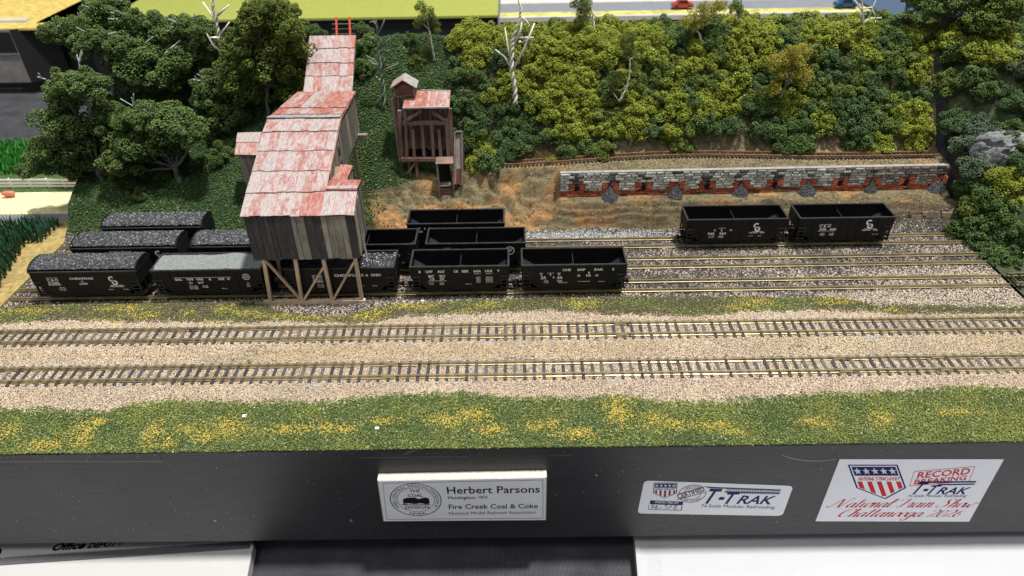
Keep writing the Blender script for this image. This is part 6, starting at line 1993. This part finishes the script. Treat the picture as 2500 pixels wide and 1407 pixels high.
M['field'] = plain('ochre_field', (.34, .25, .09), .95, var=.45, scale=3, bmp=.06)
M['yard'] = plain('cream_sand', (.72, .64, .36), .95, var=.28, scale=4, bmp=.06)
M['verge2'] = plain('green_verge', (.05, .10, .025), .95, var=.5, scale=5, bmp=.08)
sheet('field', -75, -31.12, 8, 22.15, 0, M['field'])
sheet('farm_road', -75, -31.12, 22.16, 23.35, -.02, M['road'])
sheet('yard', -75, -31.12, 23.36, 26.9, 0, M['yard'])
sheet('verge', -75, -31.12, 26.91, 28.2, .03, M['verge2'])
sheet('track_margin', -75, -31.12, 28.21, 29.9, .01, M['verge2'])
sheet('meadow', -75, -31.12, 29.91, 36.6, 0, M['verge2'])
single('module_box', MB().box(-75, -31.12, 8.0, 36.6, -6.5, -.26), M['black_side'], 'black base box of the farm module left of the coal mine', 'box', (-50, 20, -6.5))


def blades(name, x0f, x1f, y0, y1, step, hgt, m, label, seed, lean=.5):
    r = np.random.default_rng(seed)
    vs, fs = [], []
    y = y0
    row_ = 0
    while y < y1:
        x = x0f(y) + (row_ % 2) * step * .5
        while x < x1f(y):
            for k in range(5):
                a = r.uniform(0, 6.28)
                h = hgt * r.uniform(.6, 1.15)
                l_ = lean * h * r.uniform(.2, 1)
                w = .045
                bx, by = x + r.normal(0, .04), y + r.normal(0, .04)
                dx, dy = math.cos(a) * l_, math.sin(a) * l_
                px_, py_ = -math.sin(a) * w, math.cos(a) * w
                n0 = len(vs)
                vs += [(bx - px_, by - py_, 0), (bx + px_, by + py_, 0), (bx + dx * .45 + px_ * .7, by + dy * .45 + py_ * .7, h * .65), (bx + dx * .45 - px_ * .7, by + dy * .45 - py_ * .7, h * .65), (bx + dx, by + dy, h)]
                fs += [(n0, n0 + 1, n0 + 2, n0 + 3), (n0 + 3, n0 + 2, n0 + 4)]
            x += step
        y += step * .9
        row_ += 1
    mb = MB()
    mb.v, mb.f = vs, fs
    me = mb.mesh(name)
    o = link(name, me, m)
    tag(o, label, 'plants', kind='stuff')


blades('corn_rows', lambda y: -46, lambda y: -32.3 - .25 * (y - 15) * (y < 19) - .3, 13.0, 21.9, .30, 1.0, M['grass_corn'], 'dark green spiky plastic corn rows on the ochre field', 4)
blades('tall_grass', lambda y: -56, lambda y: -32.5, 30.1, 36.4, .34, .75, M['grass_bright'], 'bright green spiky plastic grass behind the white fence', 5)
fn = thing('rail_fence', 'white three-rail fence across the farm yard behind the pig', 'fence', (-38, 27.6, 0))
fpts = [(-44.5, 27.75), (-42.6, 27.7), (-41.1, 27.65), (-39.6, 27.6), (-38.1, 27.6), (-36.6, 27.55), (-35.3, 27.5), (-34.2, 27.45), (-33.3, 27.2), (-32.4, 26.8)]
for a in fpts:
    part('post', MB().box(a[0] - .06, a[0] + .06, a[1] - .06, a[1] + .06, 0, .88), M['fence'], fn)
for a, b in zip(fpts[:-1], fpts[1:]):
    for z in (.24, .5, .78):
        part('rail', MB().beam((a[0], a[1] - .08, z), (b[0], b[1] - .08, z), .06, .15), M['fence'], fn)
# pig
pc = bk(24, 481, 2, .05)
me = bpy.data.meshes.new('pig')
pv = [(-.52, 0, .42), (-.3, 0, .42), (.05, 0, .40), (.32, 0, .42), (.50, 0, .40), (.62, 0, .34),
      (-.36, -.13, .22), (-.36, -.13, .02), (-.36, .13, .22), (-.36, .13, .02), (.26, -.13, .22), (.26, -.13, .02), (.26, .13, .22), (.26, .13, .02), (.44, -.1, .52), (.44, .1, .52), (-.6, 0, .46)]
pe = [(0, 1), (1, 2), (2, 3), (3, 4), (4, 5), (1, 6), (6, 7), (1, 8), (8, 9), (3, 10), (10, 11), (3, 12), (12, 13), (4, 14), (4, 15), (0, 16)]
prd = [.16, .22, .24, .2, .14, .08, .07, .045, .07, .045, .07, .045, .07, .045, .04, .04, .02]
me.from_pydata(pv, pe, [])
pig = link('pig', me, M['pig'], None, (pc[0], pc[1], .02))
sk = pig.modifiers.new('skin', 'SKIN')
for i, r_ in enumerate(prd):
    me.skin_vertices[0].data[i].radius = (r_, r_)
me.skin_vertices[0].data[2].use_root = True
pig.modifiers.new('smooth', 'SUBSURF').levels = 2
pig.modifiers[-1].render_levels = 2
pig.rotation_euler.z = math.pi + .15
pig.scale = (.85, .85, .85)
tag(pig, 'small pink pig standing on the cream sand of the farm yard', 'pig')

# ------------------------------------------------------------------ neighbouring module on the right: wooded slope
def RH(x, y):
    x, y = np.atleast_1d(np.asarray(x, float)), np.atleast_1d(np.asarray(y, float))
    d = y - np.clip(17.8 - (x - 31) * 1.25, 13.9, 19)
    z = np.interp(d, [-3, 0, .8, 2, 3.5, 6, 7.5, 11, 13, 20], [0, 0, 1.5, 2.9, 4.3, 5.0, 6.5, 10.0, 10.3, 10.3])
    return z + .5 * fbm(x * .5, y * .5, 70) * np.clip(d, 0, 1)


nx, ny = 70, 90
X, Y = np.meshgrid(np.linspace(31.15, 42, nx), np.linspace(9, 34.5, ny))
Z = RH(X.ravel(), Y.ravel())
ij = np.arange(nx * ny).reshape(ny, nx)
me = bpy.data.meshes.new('hillside')
me.from_pydata(np.stack([X.ravel(), Y.ravel(), Z], 1).tolist(), [], np.stack([ij[:-1, :-1], ij[:-1, 1:], ij[1:, 1:], ij[1:, :-1]], -1).reshape(-1, 4).tolist())
M['soil2'] = plain('brown_green_soil', (.045, .06, .025), .95, var=.5, scale=2, bmp=.1)
tag(link('hillside', me, M['soil2']), kind='structure')
single('module_box', MB().box(31.15, 42, 9.0, 34.4, -6.5, -.3), M['black_side'], 'black base box of the wooded module right of the coal mine', 'box', (45, 20, -6.5))
# black plaster edge of that slope, seen over the lower coal-mine bank
ny, nz = 150, 40
mb = MB()
for j in range(ny):
    y = 17.6 + 13.6 * j / (ny - 1)
    top = float(RH(31.2, y)[0]) + .15
    for k in range(nz):
        t_ = k / (nz - 1)
        z = -1 + (top + 1) * t_
        x = 31.12 - .05 + .16 * float(fbm(np.array([y * 1.3]), np.array([z * .6]), 91)[0]) + .35 * max(0, t_ - .7) * t_
        mb.v.append((x, y, z))
mb.f = [(j * nz + k, (j + 1) * nz + k, (j + 1) * nz + k + 1, j * nz + k + 1) for j in range(ny - 1) for k in range(nz - 1)]
single('edge_wall', mb, M['plaster'], 'black lumpy plaster edge between the coal mine bank and the wooded slope', 'edge wall', (31.1, 24, 0), smooth=True)
p = bk(2313, 207, 0, 31.35)
M['orange_foam'] = plain('orange_foam', (.62, .16, .05), .8, var=.5, scale=5, bmp=.06)
single('foam_scrap', MB().tube([(31.2, p[1] - .25, p[2] - .45), (31.05, p[1], p[2]), (31.15, p[1] + .15, p[2] + .35)], [.08, .17, .08], 7), M['orange_foam'], 'orange scrap in the gap at the upper right between the two hills', 'scrap', (31.2, p[1], p[2] - .5))

# grey rock face
def hitR(px, py):
    d = ray(px, py)
    t = np.arange(35., 110., .05)
    Q = CAM + t[:, None] * d
    b_ = (Q[:, 2] <= RH(Q[:, 0], Q[:, 1])) & (Q[:, 0] > 31)
    return Q[int(np.argmax(b_))] if b_.any() else Q[-1]


rc = hitR(2462, 362)
r = np.random.default_rng(8)
n, k = 60, 44
vs = []
for i in range(n):
    for j in range(k):
        u_, w_ = (i / (n - 1) - .5) * 4.6, (j / (k - 1) - .5) * 3.2
        e = max(0, 1 - (abs(u_) / 2.3) ** 3) * max(0, 1 - (abs(w_) / 1.6) ** 3)
        crack = abs(float(fbm(np.array([u_ * .9 + 3]), np.array([w_ * 1.2]), 15)[0])) * 9
        hgt = 1.25 * e + .42 * min(1, crack) * e + .3 * float(fbm(np.array([u_ * 2]), np.array([w_ * 2]), 16)[0])
        nrm_ = Vector((-.25, -.62, .74))
        q = Vector(rc) + Vector((1, 0, .12)) * u_ + Vector((-.1, .75, .62)) * w_ + nrm_ * (hgt - .55)
        vs.append(q)
mb = MB()
mb.add(vs, [(i * k + j, (i + 1) * k + j, (i + 1) * k + j + 1, i * k + j + 1) for i in range(n - 1) for j in range(k - 1)])
single('rock', mb, M['rock'], 'pale grey cracked rock outcrop among the bushes at the right edge', 'rock', tuple(rc))

rb = random.Random(9)
_RL = [(2330, 175, 30), (2325, 245, 40), (2430, 115, 60), (2390, 95, 40), (2440, 435, 50), (2350, 395, 25), (2495, 205, 20), (2475, 450, 40), (2300, 95, 40)]
_RF = [(2360, 335, 40), (2420, 320, 50), (2470, 150, 50), (2375, 395, 30)]
y = 14.2
rown = 0
while y < 32.5:
    x = 31.55 + (rown % 2) * .7
    while x < 41.5:
        bx, by = x + rb.uniform(-.25, .25), y + rb.uniform(-.2, .2)
        d = by - max(13.9, 17.8 - (bx - 31) * 1.25)
        if d > -.1:
            R = rb.uniform(1.0, 1.3)
            z = float(RH(bx, by)[0])
            px, py = project((bx, by, z + R * .5))
            if px < 2700 and 40 < py < 425 and math.hypot((px - 2462) / 52, (py - 362) / 48) > 1 and not (by > 29 and 33.0 < bx < 36):
                near = lambda L_: max(1 - math.hypot(px - a, py - b) / r_ for a, b, r_ in L_)
                if near(_RL) > .0:
                    leaf, col = 'leaf_lime' if rb.random() < .7 else 'leaf_mid', 'yellow-green'
                elif near(_RF) > .0:
                    leaf, col = 'leaf_frost', 'pale dusted'
                else:
                    leaf, col = rb.choice(['leaf_blue', 'leaf_dark']), 'dark green'
                where = 'below the grey rock' if py > 420 else ('level with the grey rock' if py > 290 else ('above the grey rock' if py > 170 else 'under the right-hand trees'))
                cnt = used.setdefault(where, [])
                side_ = 'beside the plaster edge' if bx < 33.2 else ('second from the plaster edge' if bx < 34.8 else 'far from the plaster edge')
                side = '%s from plaster edge' % _NTH[min(7, int((bx - 31.2) / 1.45))]
                lab = '%s foam bush %s, %s tier up, %s' % (col, where, (_NTH + ['thirteenth', 'fourteenth', 'fifteenth', 'sixteenth', 'seventeenth', 'eighteenth', 'nineteenth', 'twentieth'])[rown], side)
                bush((bx, by, z + R * .3), R, leaf, lab, 'foam bushes %s, %s' % (where, side))
        x += 1.45
    y += .98
    rown += 1
for k, (a, b, r_, lf) in enumerate([(2358, 560, 44, 'leaf_dark'), (2405, 545, 46, 'leaf_dark'), (2455, 520, 46, 'leaf_dark'), (2395, 595, 44, 'leaf_blue'), (2445, 585, 46, 'leaf_dark'), (2492, 565, 44, 'leaf_dark'), (2435, 625, 36, 'leaf_dark'), (2480, 630, 40, 'leaf_blue'), (2370, 500, 40, 'leaf_mid'), (2420, 480, 44, 'leaf_dark'), (2480, 470, 42, 'leaf_lime'), (2375, 455, 36, 'leaf_dark'), (2440, 435, 40, 'leaf_lime'), (2495, 430, 36, 'leaf_lime')]):
    q = hitR(a, b + r_ * .4)
    R = r_ * np.dot(q - CAM, _fw) / F_PX
    lab = '%s bush on the low right bank below the rock, %s from its front' % ({'leaf_dark': 'dark green foam', 'leaf_blue': 'bottle green foam', 'leaf_mid': 'mid green foam', 'leaf_lime': 'yellow-green foam'}[lf], ['sixth', 'seventh', 'eighth', 'third', 'fourth', 'fifth', 'first', 'second', 'ninth', 'tenth', 'eleventh', 'twelfth', 'thirteenth', 'last'][k])
    bush((q[0], q[1] + .3, q[2] + R * .3), R * 1.05, lf, lab, 'bushes on the low right bank')
b = Vector(hitR(2303, 90))
foam_tree('foam_tree', 'dark green tree with a grey forked trunk standing before the blue water', b, P(2305, 38, 1, b.y), [(2265, 5, 34), (2310, -5, 36), (2355, 5, 32), (2240, -15, 30), (2385, 10, 26), (2290, 22, 22)], M['leaf_tree'], M['trunk_grey'], b.y, tips=0)
b = Vector(hitR(2415, 110))
foam_tree('foam_tree', 'leaning yellow-green tree at the top right in front of the blue water', b, P(2412, 70, 1, b.y), [(2430, 20, 40), (2460, 10, 34), (2400, 50, 36), (2440, 55, 34), (2390, 80, 26), (2475, 25, 24), (2420, -10, 34)], M['leaf_mid'], M['trunk_dark'], b.y, tips=0)
sheet('water', 33.5, 90, 34.6, 60, 8.6, M['water'])

# ------------------------------------------------------------------ far modules behind
def far(px, py, z=0.):
    return bk(px, py, 2, z)


y0 = far(640, 47)[1]
tb = thing('felt_table', 'long table covered in plain yellow-green felt behind the trees', 'table', (-38, y0 + 20, -9))
part('felt_top', MB().box(-66, -1.5, y0, y0 + 45, -.3, 0), M['felt'], tb)
part('front_board', MB().box(-66, -1.5, y0 + .4, y0 + 1, -9, -.31), M['black_side'], tb)
a, b = far(1232, 44), far(2240, 42)
rdm = thing('street_module', 'pale street scene module far behind the bushes at the top of the photo', 'model street', (20, a[1] + 10, -9))
part('front_board', MB().box(-1.2, 56, a[1], a[1] + .6, -9, -.6), M['black_side'], rdm)
part('edge_strip', MB().box(-1.2, 56, a[1] - .05, a[1] + .5, -.59, .02), M['pave'], rdm)
sheet('verge', -1.2, 56, a[1] + .51, far(1500, 27)[1], 0, M['verge'])
sheet('road', -1.2, 56, far(1500, 27)[1] + .01, far(1500, 7)[1], -.01, M['road'])
sheet('pavement', -1.2, 56, far(1500, 7)[1] + .01, far(1500, 7)[1] + 30, .1, M['pave'])


def toy_car(px, py, m, label):
    p = far(px, py)
    t = thing('toy_car', label, 'model car', (p[0], p[1], 0))
    prof = [(-1.5, .35), (-1.45, .75), (-.9, .85), (-.55, 1.3), (.5, 1.3), (.85, .85), (1.45, .75), (1.5, .35)]
    part('body', MB().prism([(p[0] + u_, v_) for u_, v_ in prof], 1, p[1] - .65, p[1] + .65), m, t)
    part('windows', MB().prism([(p[0] + u_, v_) for u_, v_ in [(-.78, .9), (-.48, 1.22), (.43, 1.22), (.72, .9)]], 1, p[1] - .67, p[1] + .67), M['void'], t)
    for u_ in (-.9, .9):
        for w_ in (-.6, .6):
            part('wheel', MB().tube([(p[0] + u_, p[1] + w_ - .1, .32), (p[0] + u_, p[1] + w_ + .1, .32)], [.32, .32], 12), M['wheel'], t)


toy_car(1665, 22, M['car_red'], 'blurred red model car on the grey road at the top of the photo')
toy_car(2062, 20, M['car_blue'], 'blurred blue model car on the grey road near the dark tree at the top right')
# metal-sided box with yellow sand, upper left
g0, g1 = far(85, 62), far(88, 190, -7)
gb = thing('metal_box', 'dull grey metal-sided module box with yellow sand on top at the upper left', 'box', (-68, 76, -9))
part('front_panel', MB().box(-110, g1[0], 74.6, 75.0, -7.2, -.02), M['galv'], gb)
part('side_panel', MB().hexa([(g1[0], 74.6, -7.2), (g1[0] + .02, 74.6, -7.2), (g1[0] + 4.2, 77.6, -7.2), (g1[0] + 3.9, 77.6, -7.2)], [(g1[0], 74.6, -.02), (g1[0] + .02, 74.6, -.02), (g1[0] + 4.2, 77.6, -.02), (g1[0] + 3.9, 77.6, -.02)]), M['black_side'], gb)
wq = [P(-30, 20, 1, 74.58), P(12, 20, 1, 74.58), P(44, 130, 1, 74.58), P(-30, 132, 1, 74.58)]
part('inset_panel', MB().box(-110, P(44, 130, 1, 74.58).x, 74.5, 74.59, P(44, 130, 1, 74.58).z, -.3), M['black_side'], gb)
part('panel_trim', MB().box(-110, P(44, 130, 1, 74.5).x + .2, 74.42, 74.49, P(44, 130, 1, 74.5).z - .25, P(44, 130, 1, 74.5).z), M['galv'], gb)
sheet('sand', -110, -57, 75.2, 110, 0, M['sand'])
single('paving_slab', MB().box(-72.5, -67.5, 78.3, 79.6, .01, .3), M['pave'], 'grey slab lying on the yellow sand at the upper left corner', 'slab', (-70, 79, 0))
single('dark_crate', MB().box(-58.5, -45.5, 76.0, 76.8, -9, -1.1), M['black_side'], 'black box side between the metal box and the felt table', 'box', (-52, 76.4, -9))

# ------------------------------------------------------------------ loose scenery grains (geometry nodes, one object per material)
def scatter(name, pts, size, col, m, label=None, squash=.8):
    n = len(pts)
    me = bpy.data.meshes.new(name)
    me.vertices.add(n)
    me.vertices.foreach_set('co', np.asarray(pts, np.float32).ravel())
    for nm, ty, dat in (('size', 'FLOAT_VECTOR', size), ('turn', 'FLOAT_VECTOR', RNG.uniform(0, 6.28, (n, 3)))):
        at = me.attributes.new(nm, ty, 'POINT')
        at.data.foreach_set('vector', np.asarray(dat, np.float32).ravel())
    at = me.attributes.new('tint', 'FLOAT_COLOR', 'POINT')
    at.data.foreach_set('color', np.concatenate([np.clip(col, 0, 1), np.ones((n, 1))], 1).astype(np.float32).ravel())
    o = link(name, me)
    tag(o, label, 'ground cover', kind='stuff')
    ng_ = bpy.data.node_groups.new(name, 'GeometryNodeTree')
    ng_.interface.new_socket('Geometry', in_out='INPUT', socket_type='NodeSocketGeometry')
    ng_.interface.new_socket('Geometry', in_out='OUTPUT', socket_type='NodeSocketGeometry')
    gi, go = ng_.nodes.new('NodeGroupInput'), ng_.nodes.new('NodeGroupOutput')
    ip = ng_.nodes.new('GeometryNodeInstanceOnPoints')
    ico = ng_.nodes.new('GeometryNodeMeshIcoSphere')
    ico.inputs['Radius'].default_value = 1
    ico.inputs['Subdivisions'].default_value = 1
    sm = ng_.nodes.new('GeometryNodeSetMaterial')
    sm.inputs['Material'].default_value = m
    at1 = ng_.nodes.new('GeometryNodeInputNamedAttribute')
    at1.data_type = 'FLOAT_VECTOR'
    at1.inputs['Name'].default_value = 'size'
    at2 = ng_.nodes.new('GeometryNodeInputNamedAttribute')
    at2.data_type = 'FLOAT_VECTOR'
    at2.inputs['Name'].default_value = 'turn'
    er = ng_.nodes.new('FunctionNodeEulerToRotation')
    l = ng_.links.new
    l(gi.outputs[0], ip.inputs['Points'])
    l(ico.outputs['Mesh'], sm.inputs['Geometry'])
    l(sm.outputs[0], ip.inputs['Instance'])
    l(at1.outputs['Attribute'], ip.inputs['Scale'])
    l(at2.outputs['Attribute'], er.inputs[0])
    l(er.outputs[0], ip.inputs['Rotation'])
    l(ip.outputs[0], go.inputs[0])
    md = o.modifiers.new('grains', 'NODES')
    md.node_group = ng_
    return o


def lattice(x0, x1, y0, y1, s):
    X, Y = np.meshgrid(np.arange(x0, x1, s), np.arange(y0, y1, s))
    x, y = X.ravel(), Y.ravel()
    return x + RNG.uniform(-.5, .5, len(x)) * s, y + RNG.uniform(-.5, .5, len(x)) * s


def pick(n, probs, cols, var=.18):
    k = RNG.choice(len(probs), n, p=np.array(probs) / sum(probs))
    c = np.array(cols)[k]
    return c * RNG.uniform(1 - var, 1 + var, (n, 1))


def sizes_(n, a, b):
    return RNG.uniform(a, b, (n, 1)) * RNG.uniform(.7, 1.3, (n, 3))


def clear_rails(x, y, ok):
    for y0, g in ((4.565, .97), (7.774, .97), (12.145, .97), (14.682, .97), (17.145, .97)):
        for r_ in (y0, y0 + g):
            ok &= np.abs(y - r_) > .10
    return ok


# tan ballast
x, y = lattice(-30.7, 30.7, 1.8, 10.8, .064)
n_ = fbm(x * 1.3, y * 1.3, 2) * .5
nf = fbm(x * 6, y * 6, 88)
e1, e2 = B1(x) + n_ * .4 + nf * .7, B2(x) + n_ * .4 + nf * .6
ok = (y > e1 - .12) & (y < e2 + .12)
ok = clear_rails(x, y, ok)
x, y = x[ok], y[ok]
pink = np.clip(.5 + 1.5 * fbm(x * .25, y * .5, 12), 0, 1)[:, None]
c = pick(len(x), [6, 3, 1.2, 1.0, .7], [(.55, .455, .36), (.49, .40, .315), (.62, .54, .44), (.36, .29, .225), (.17, .145, .12)], .1)
yel = np.exp(-((y - 6.6) / .8) ** 2)[:, None] * np.clip(.6 + 2 * fbm(x * .3, y, 19), 0, 1)[:, None]
c = c * (1 - yel * np.array([.06, .06, .2]))
c = c * (1 - .13 * pink * np.array([0, .3, .9])) * (1 + .06 * (1 - pink))
c = c * (1 + .34 * fbm(x * .5, y * .8, 67) + .2 * fbm(x * 2.5, y * 2.5, 68))[:, None]
dirtc = (fbm(x * .35, y * .5, 69) > .25) & (fbm(x * 3, y * 6, 65) > .14)
c = np.where(dirtc[:, None], c * .45, c)
ash = np.clip(fbm(x * .9, y * 1.5, 66) * 4 - .75, 0, 1)[:, None] * ((np.abs(y - 5.05) < 1.0) | (np.abs(y - 8.25) < 1.1))[:, None]
c = c * (1 - ash) + np.array([.5, .52, .55]) * ash
z = H(x, y) + .01 + RNG.uniform(0, .028, len(x))
scatter('ballast', np.stack([x, y, z], 1), sizes_(len(x), .027, .047), c, M['grain'], 'tan pinkish crushed ballast around the two main line tracks')
# front turf and weed strip
x, y = lattice(-30.7, 30.7, .02, 11.8, .053)
n_ = fbm(x * 1.3, y * 1.3, 2) * .5
nf = fbm(x * 6, y * 6, 89)
b1, b2, b3 = B1(x) + n_ * .4 + nf * .7, B2(x) + n_ * .4 + nf * .6, B3(x) + n_ * .5 + nf * .5
front = y < b1 + .1
strip = (y > b2 - .1) & (y < b3)
ok = clear_rails(x, y, front | strip)
x, y, front = x[ok], y[ok], front[ok]
n = len(x)
ye = yellowness(x, y)
mid = np.clip(.5 + 2.2 * fbm(x * .7, y * .9, 23), 0, 1)
dk = pick(n, [4, 3, 1.6, .4], [(.085, .125, .04), (.115, .16, .052), (.175, .215, .075), (.36, .38, .23)], .2)
lg = pick(n, [4, 3, 1.2, .35], [(.205, .23, .055), (.265, .28, .075), (.15, .185, .05), (.42, .41, .23)], .2)
ol = pick(n, [4, 3, 1, .4], [(.13, .115, .06), (.17, .155, .08), (.085, .095, .04), (.42, .36, .23)], .3)
yl = pick(n, [3, 3, 2, 1.5], [(.55, .41, .08), (.62, .48, .12), (.42, .37, .08), (.26, .28, .06)], .15)
yl2 = pick(n, [3, 3, 2, 1.5], [(.52, .42, .06), (.60, .50, .09), (.34, .31, .06), (.2, .2, .05)], .2)
c = np.where((RNG.random(n) < mid * .75)[:, None], lg, dk)
g2 = np.clip(.12 + 2.2 * fbm(x * .6, y * 1.2, 47), 0, 1)
c2 = np.where((RNG.random(n) < g2)[:, None], np.where((RNG.random(n) < .35)[:, None], lg, dk), ol)
c = np.where(front[:, None], c, c2)
c = np.where((RNG.random(n) < ye * np.where(front, .8, .62))[:, None], np.where(front[:, None], yl, yl2), c)
z = H(x, y) + .01 + RNG.uniform(0, .08, n) + .07 * np.clip(fbm(x * 1.7, y * 1.7, 61), -.2, .4)
scatter('turf', np.stack([x, y, z], 1), sizes_(n, .022, .044), c, M['turf'], 'green and yellow foam turf along the front edge and between the tracks')
# yard gravel
x, y = lattice(-30.7, 30.7, 9.4, 20.4, .074)
n_ = fbm(x * 1.3, y * 1.3, 2) * .5
nf = fbm(x * 6, y * 6, 90)
ok = (y > B3(x) + n_ * .5 + nf * .5 - .1) & (y < 19.35 + n_ * .5 + .25 * np.exp(-((x - 10) / 8) ** 2))
ok = clear_rails(x, y, ok)
x, y = x[ok], y[ok]
n = len(x)
tanf = np.clip(.24 + .62 * np.clip((x - 16) / 9, 0, 1) * np.clip((15.2 - y) / 2, 0, 1) + .25 * np.exp(-((y - 11.3) / .7) ** 2) + 1.0 * fbm(x * .45, y * .9, 29), .05, .85)
grey = np.clip(1.2 * np.exp(-((x - 5) / 6) ** 2 - ((y - 18.9) / .5) ** 2), 0, .8)
dkc = pick(n, [4, 2, 1.2], [(.06, .055, .052), (.125, .113, .104), (.25, .225, .2)], .25)
tnc = pick(n, [3, 2, 1], [(.50, .42, .325), (.41, .34, .27), (.62, .54, .44)], .2)
grc = pick(n, [2, 2, 1], [(.44, .45, .45), (.3, .31, .31), (.6, .62, .62)], .2)
c = np.where((RNG.random(n) < tanf)[:, None], tnc, dkc)
c = np.where((RNG.random(n) < grey)[:, None], grc, c)
z = H(x, y) + RNG.uniform(0, .045, n)
scatter('yard_gravel', np.stack([x, y, z], 1), sizes_(n, .029, .055), c, M['grain'], 'dark mixed gravel between the three yard sidings')
# hill cover
x, y = lattice(-30.7, 30.6, 19.0, 31.0, .092)
n_ = fbm(x * 1.3, y * 1.3, 2) * .5
ok = y > 19.35 + n_ * .5 + .25 * np.exp(-((x - 10) / 8) ** 2)
g = greenhill(x, y)
ok &= ~((x > 2.5) & (y > 26.2))
ok &= ~((x > 3.6) & (np.abs(y - 21.2) < .22))
gg = g > RNG.random(len(x)) * .6 + .2
x1, y1 = x[ok & gg], y[ok & gg]
n = len(x1)
mid = np.clip(.4 + 2.2 * fbm(x1 * .5, y1 * .6, 71), 0, 1)
c = np.where((RNG.random(n) < mid * .5)[:, None], pick(n, [3, 2, .15], [(.075, .115, .035), (.11, .15, .045), (.24, .27, .16)], .3), pick(n, [3, 2, .1], [(.035, .072, .026), (.052, .098, .034), (.2, .24, .14)], .3))
z = H(x1, y1) + RNG.uniform(0, .10, n)
scatter('hill_turf', np.stack([x1, y1, z], 1), sizes_(n, .04, .075), c, M['turf'], 'dark green foam turf over the slope around the tipple')
dirt = ok & ~gg & (RNG.random(len(x)) < np.where((x < 3.5) & (y < 23.4), .16, np.where(y > 21.4, .5, .16)))
x2, y2 = x[dirt], y[dirt]
n = len(x2)
o_ = np.clip(fbm(x2 * .55, y2 * .9, 55) * 3.5 + .35 - np.clip((x2 - 3) / 5, 0, .5), 0, 1)
c = np.where((RNG.random(n) < o_)[:, None], pick(n, [3, 2, 1], [(.37, .21, .09), (.46, .31, .16), (.24, .15, .075)], .25), pick(n, [3, 3, 1, .8], [(.21, .175, .10), (.155, .135, .07), (.40, .34, .23), (.09, .085, .045)], .25))
z = H(x2, y2) + RNG.uniform(-.02, .03, n)
scatter('bank_grit', np.stack([x2, y2, z], 1), sizes_(n, .03, .06), c, M['grain'], 'brown and orange grit on the bare bank and terrace')
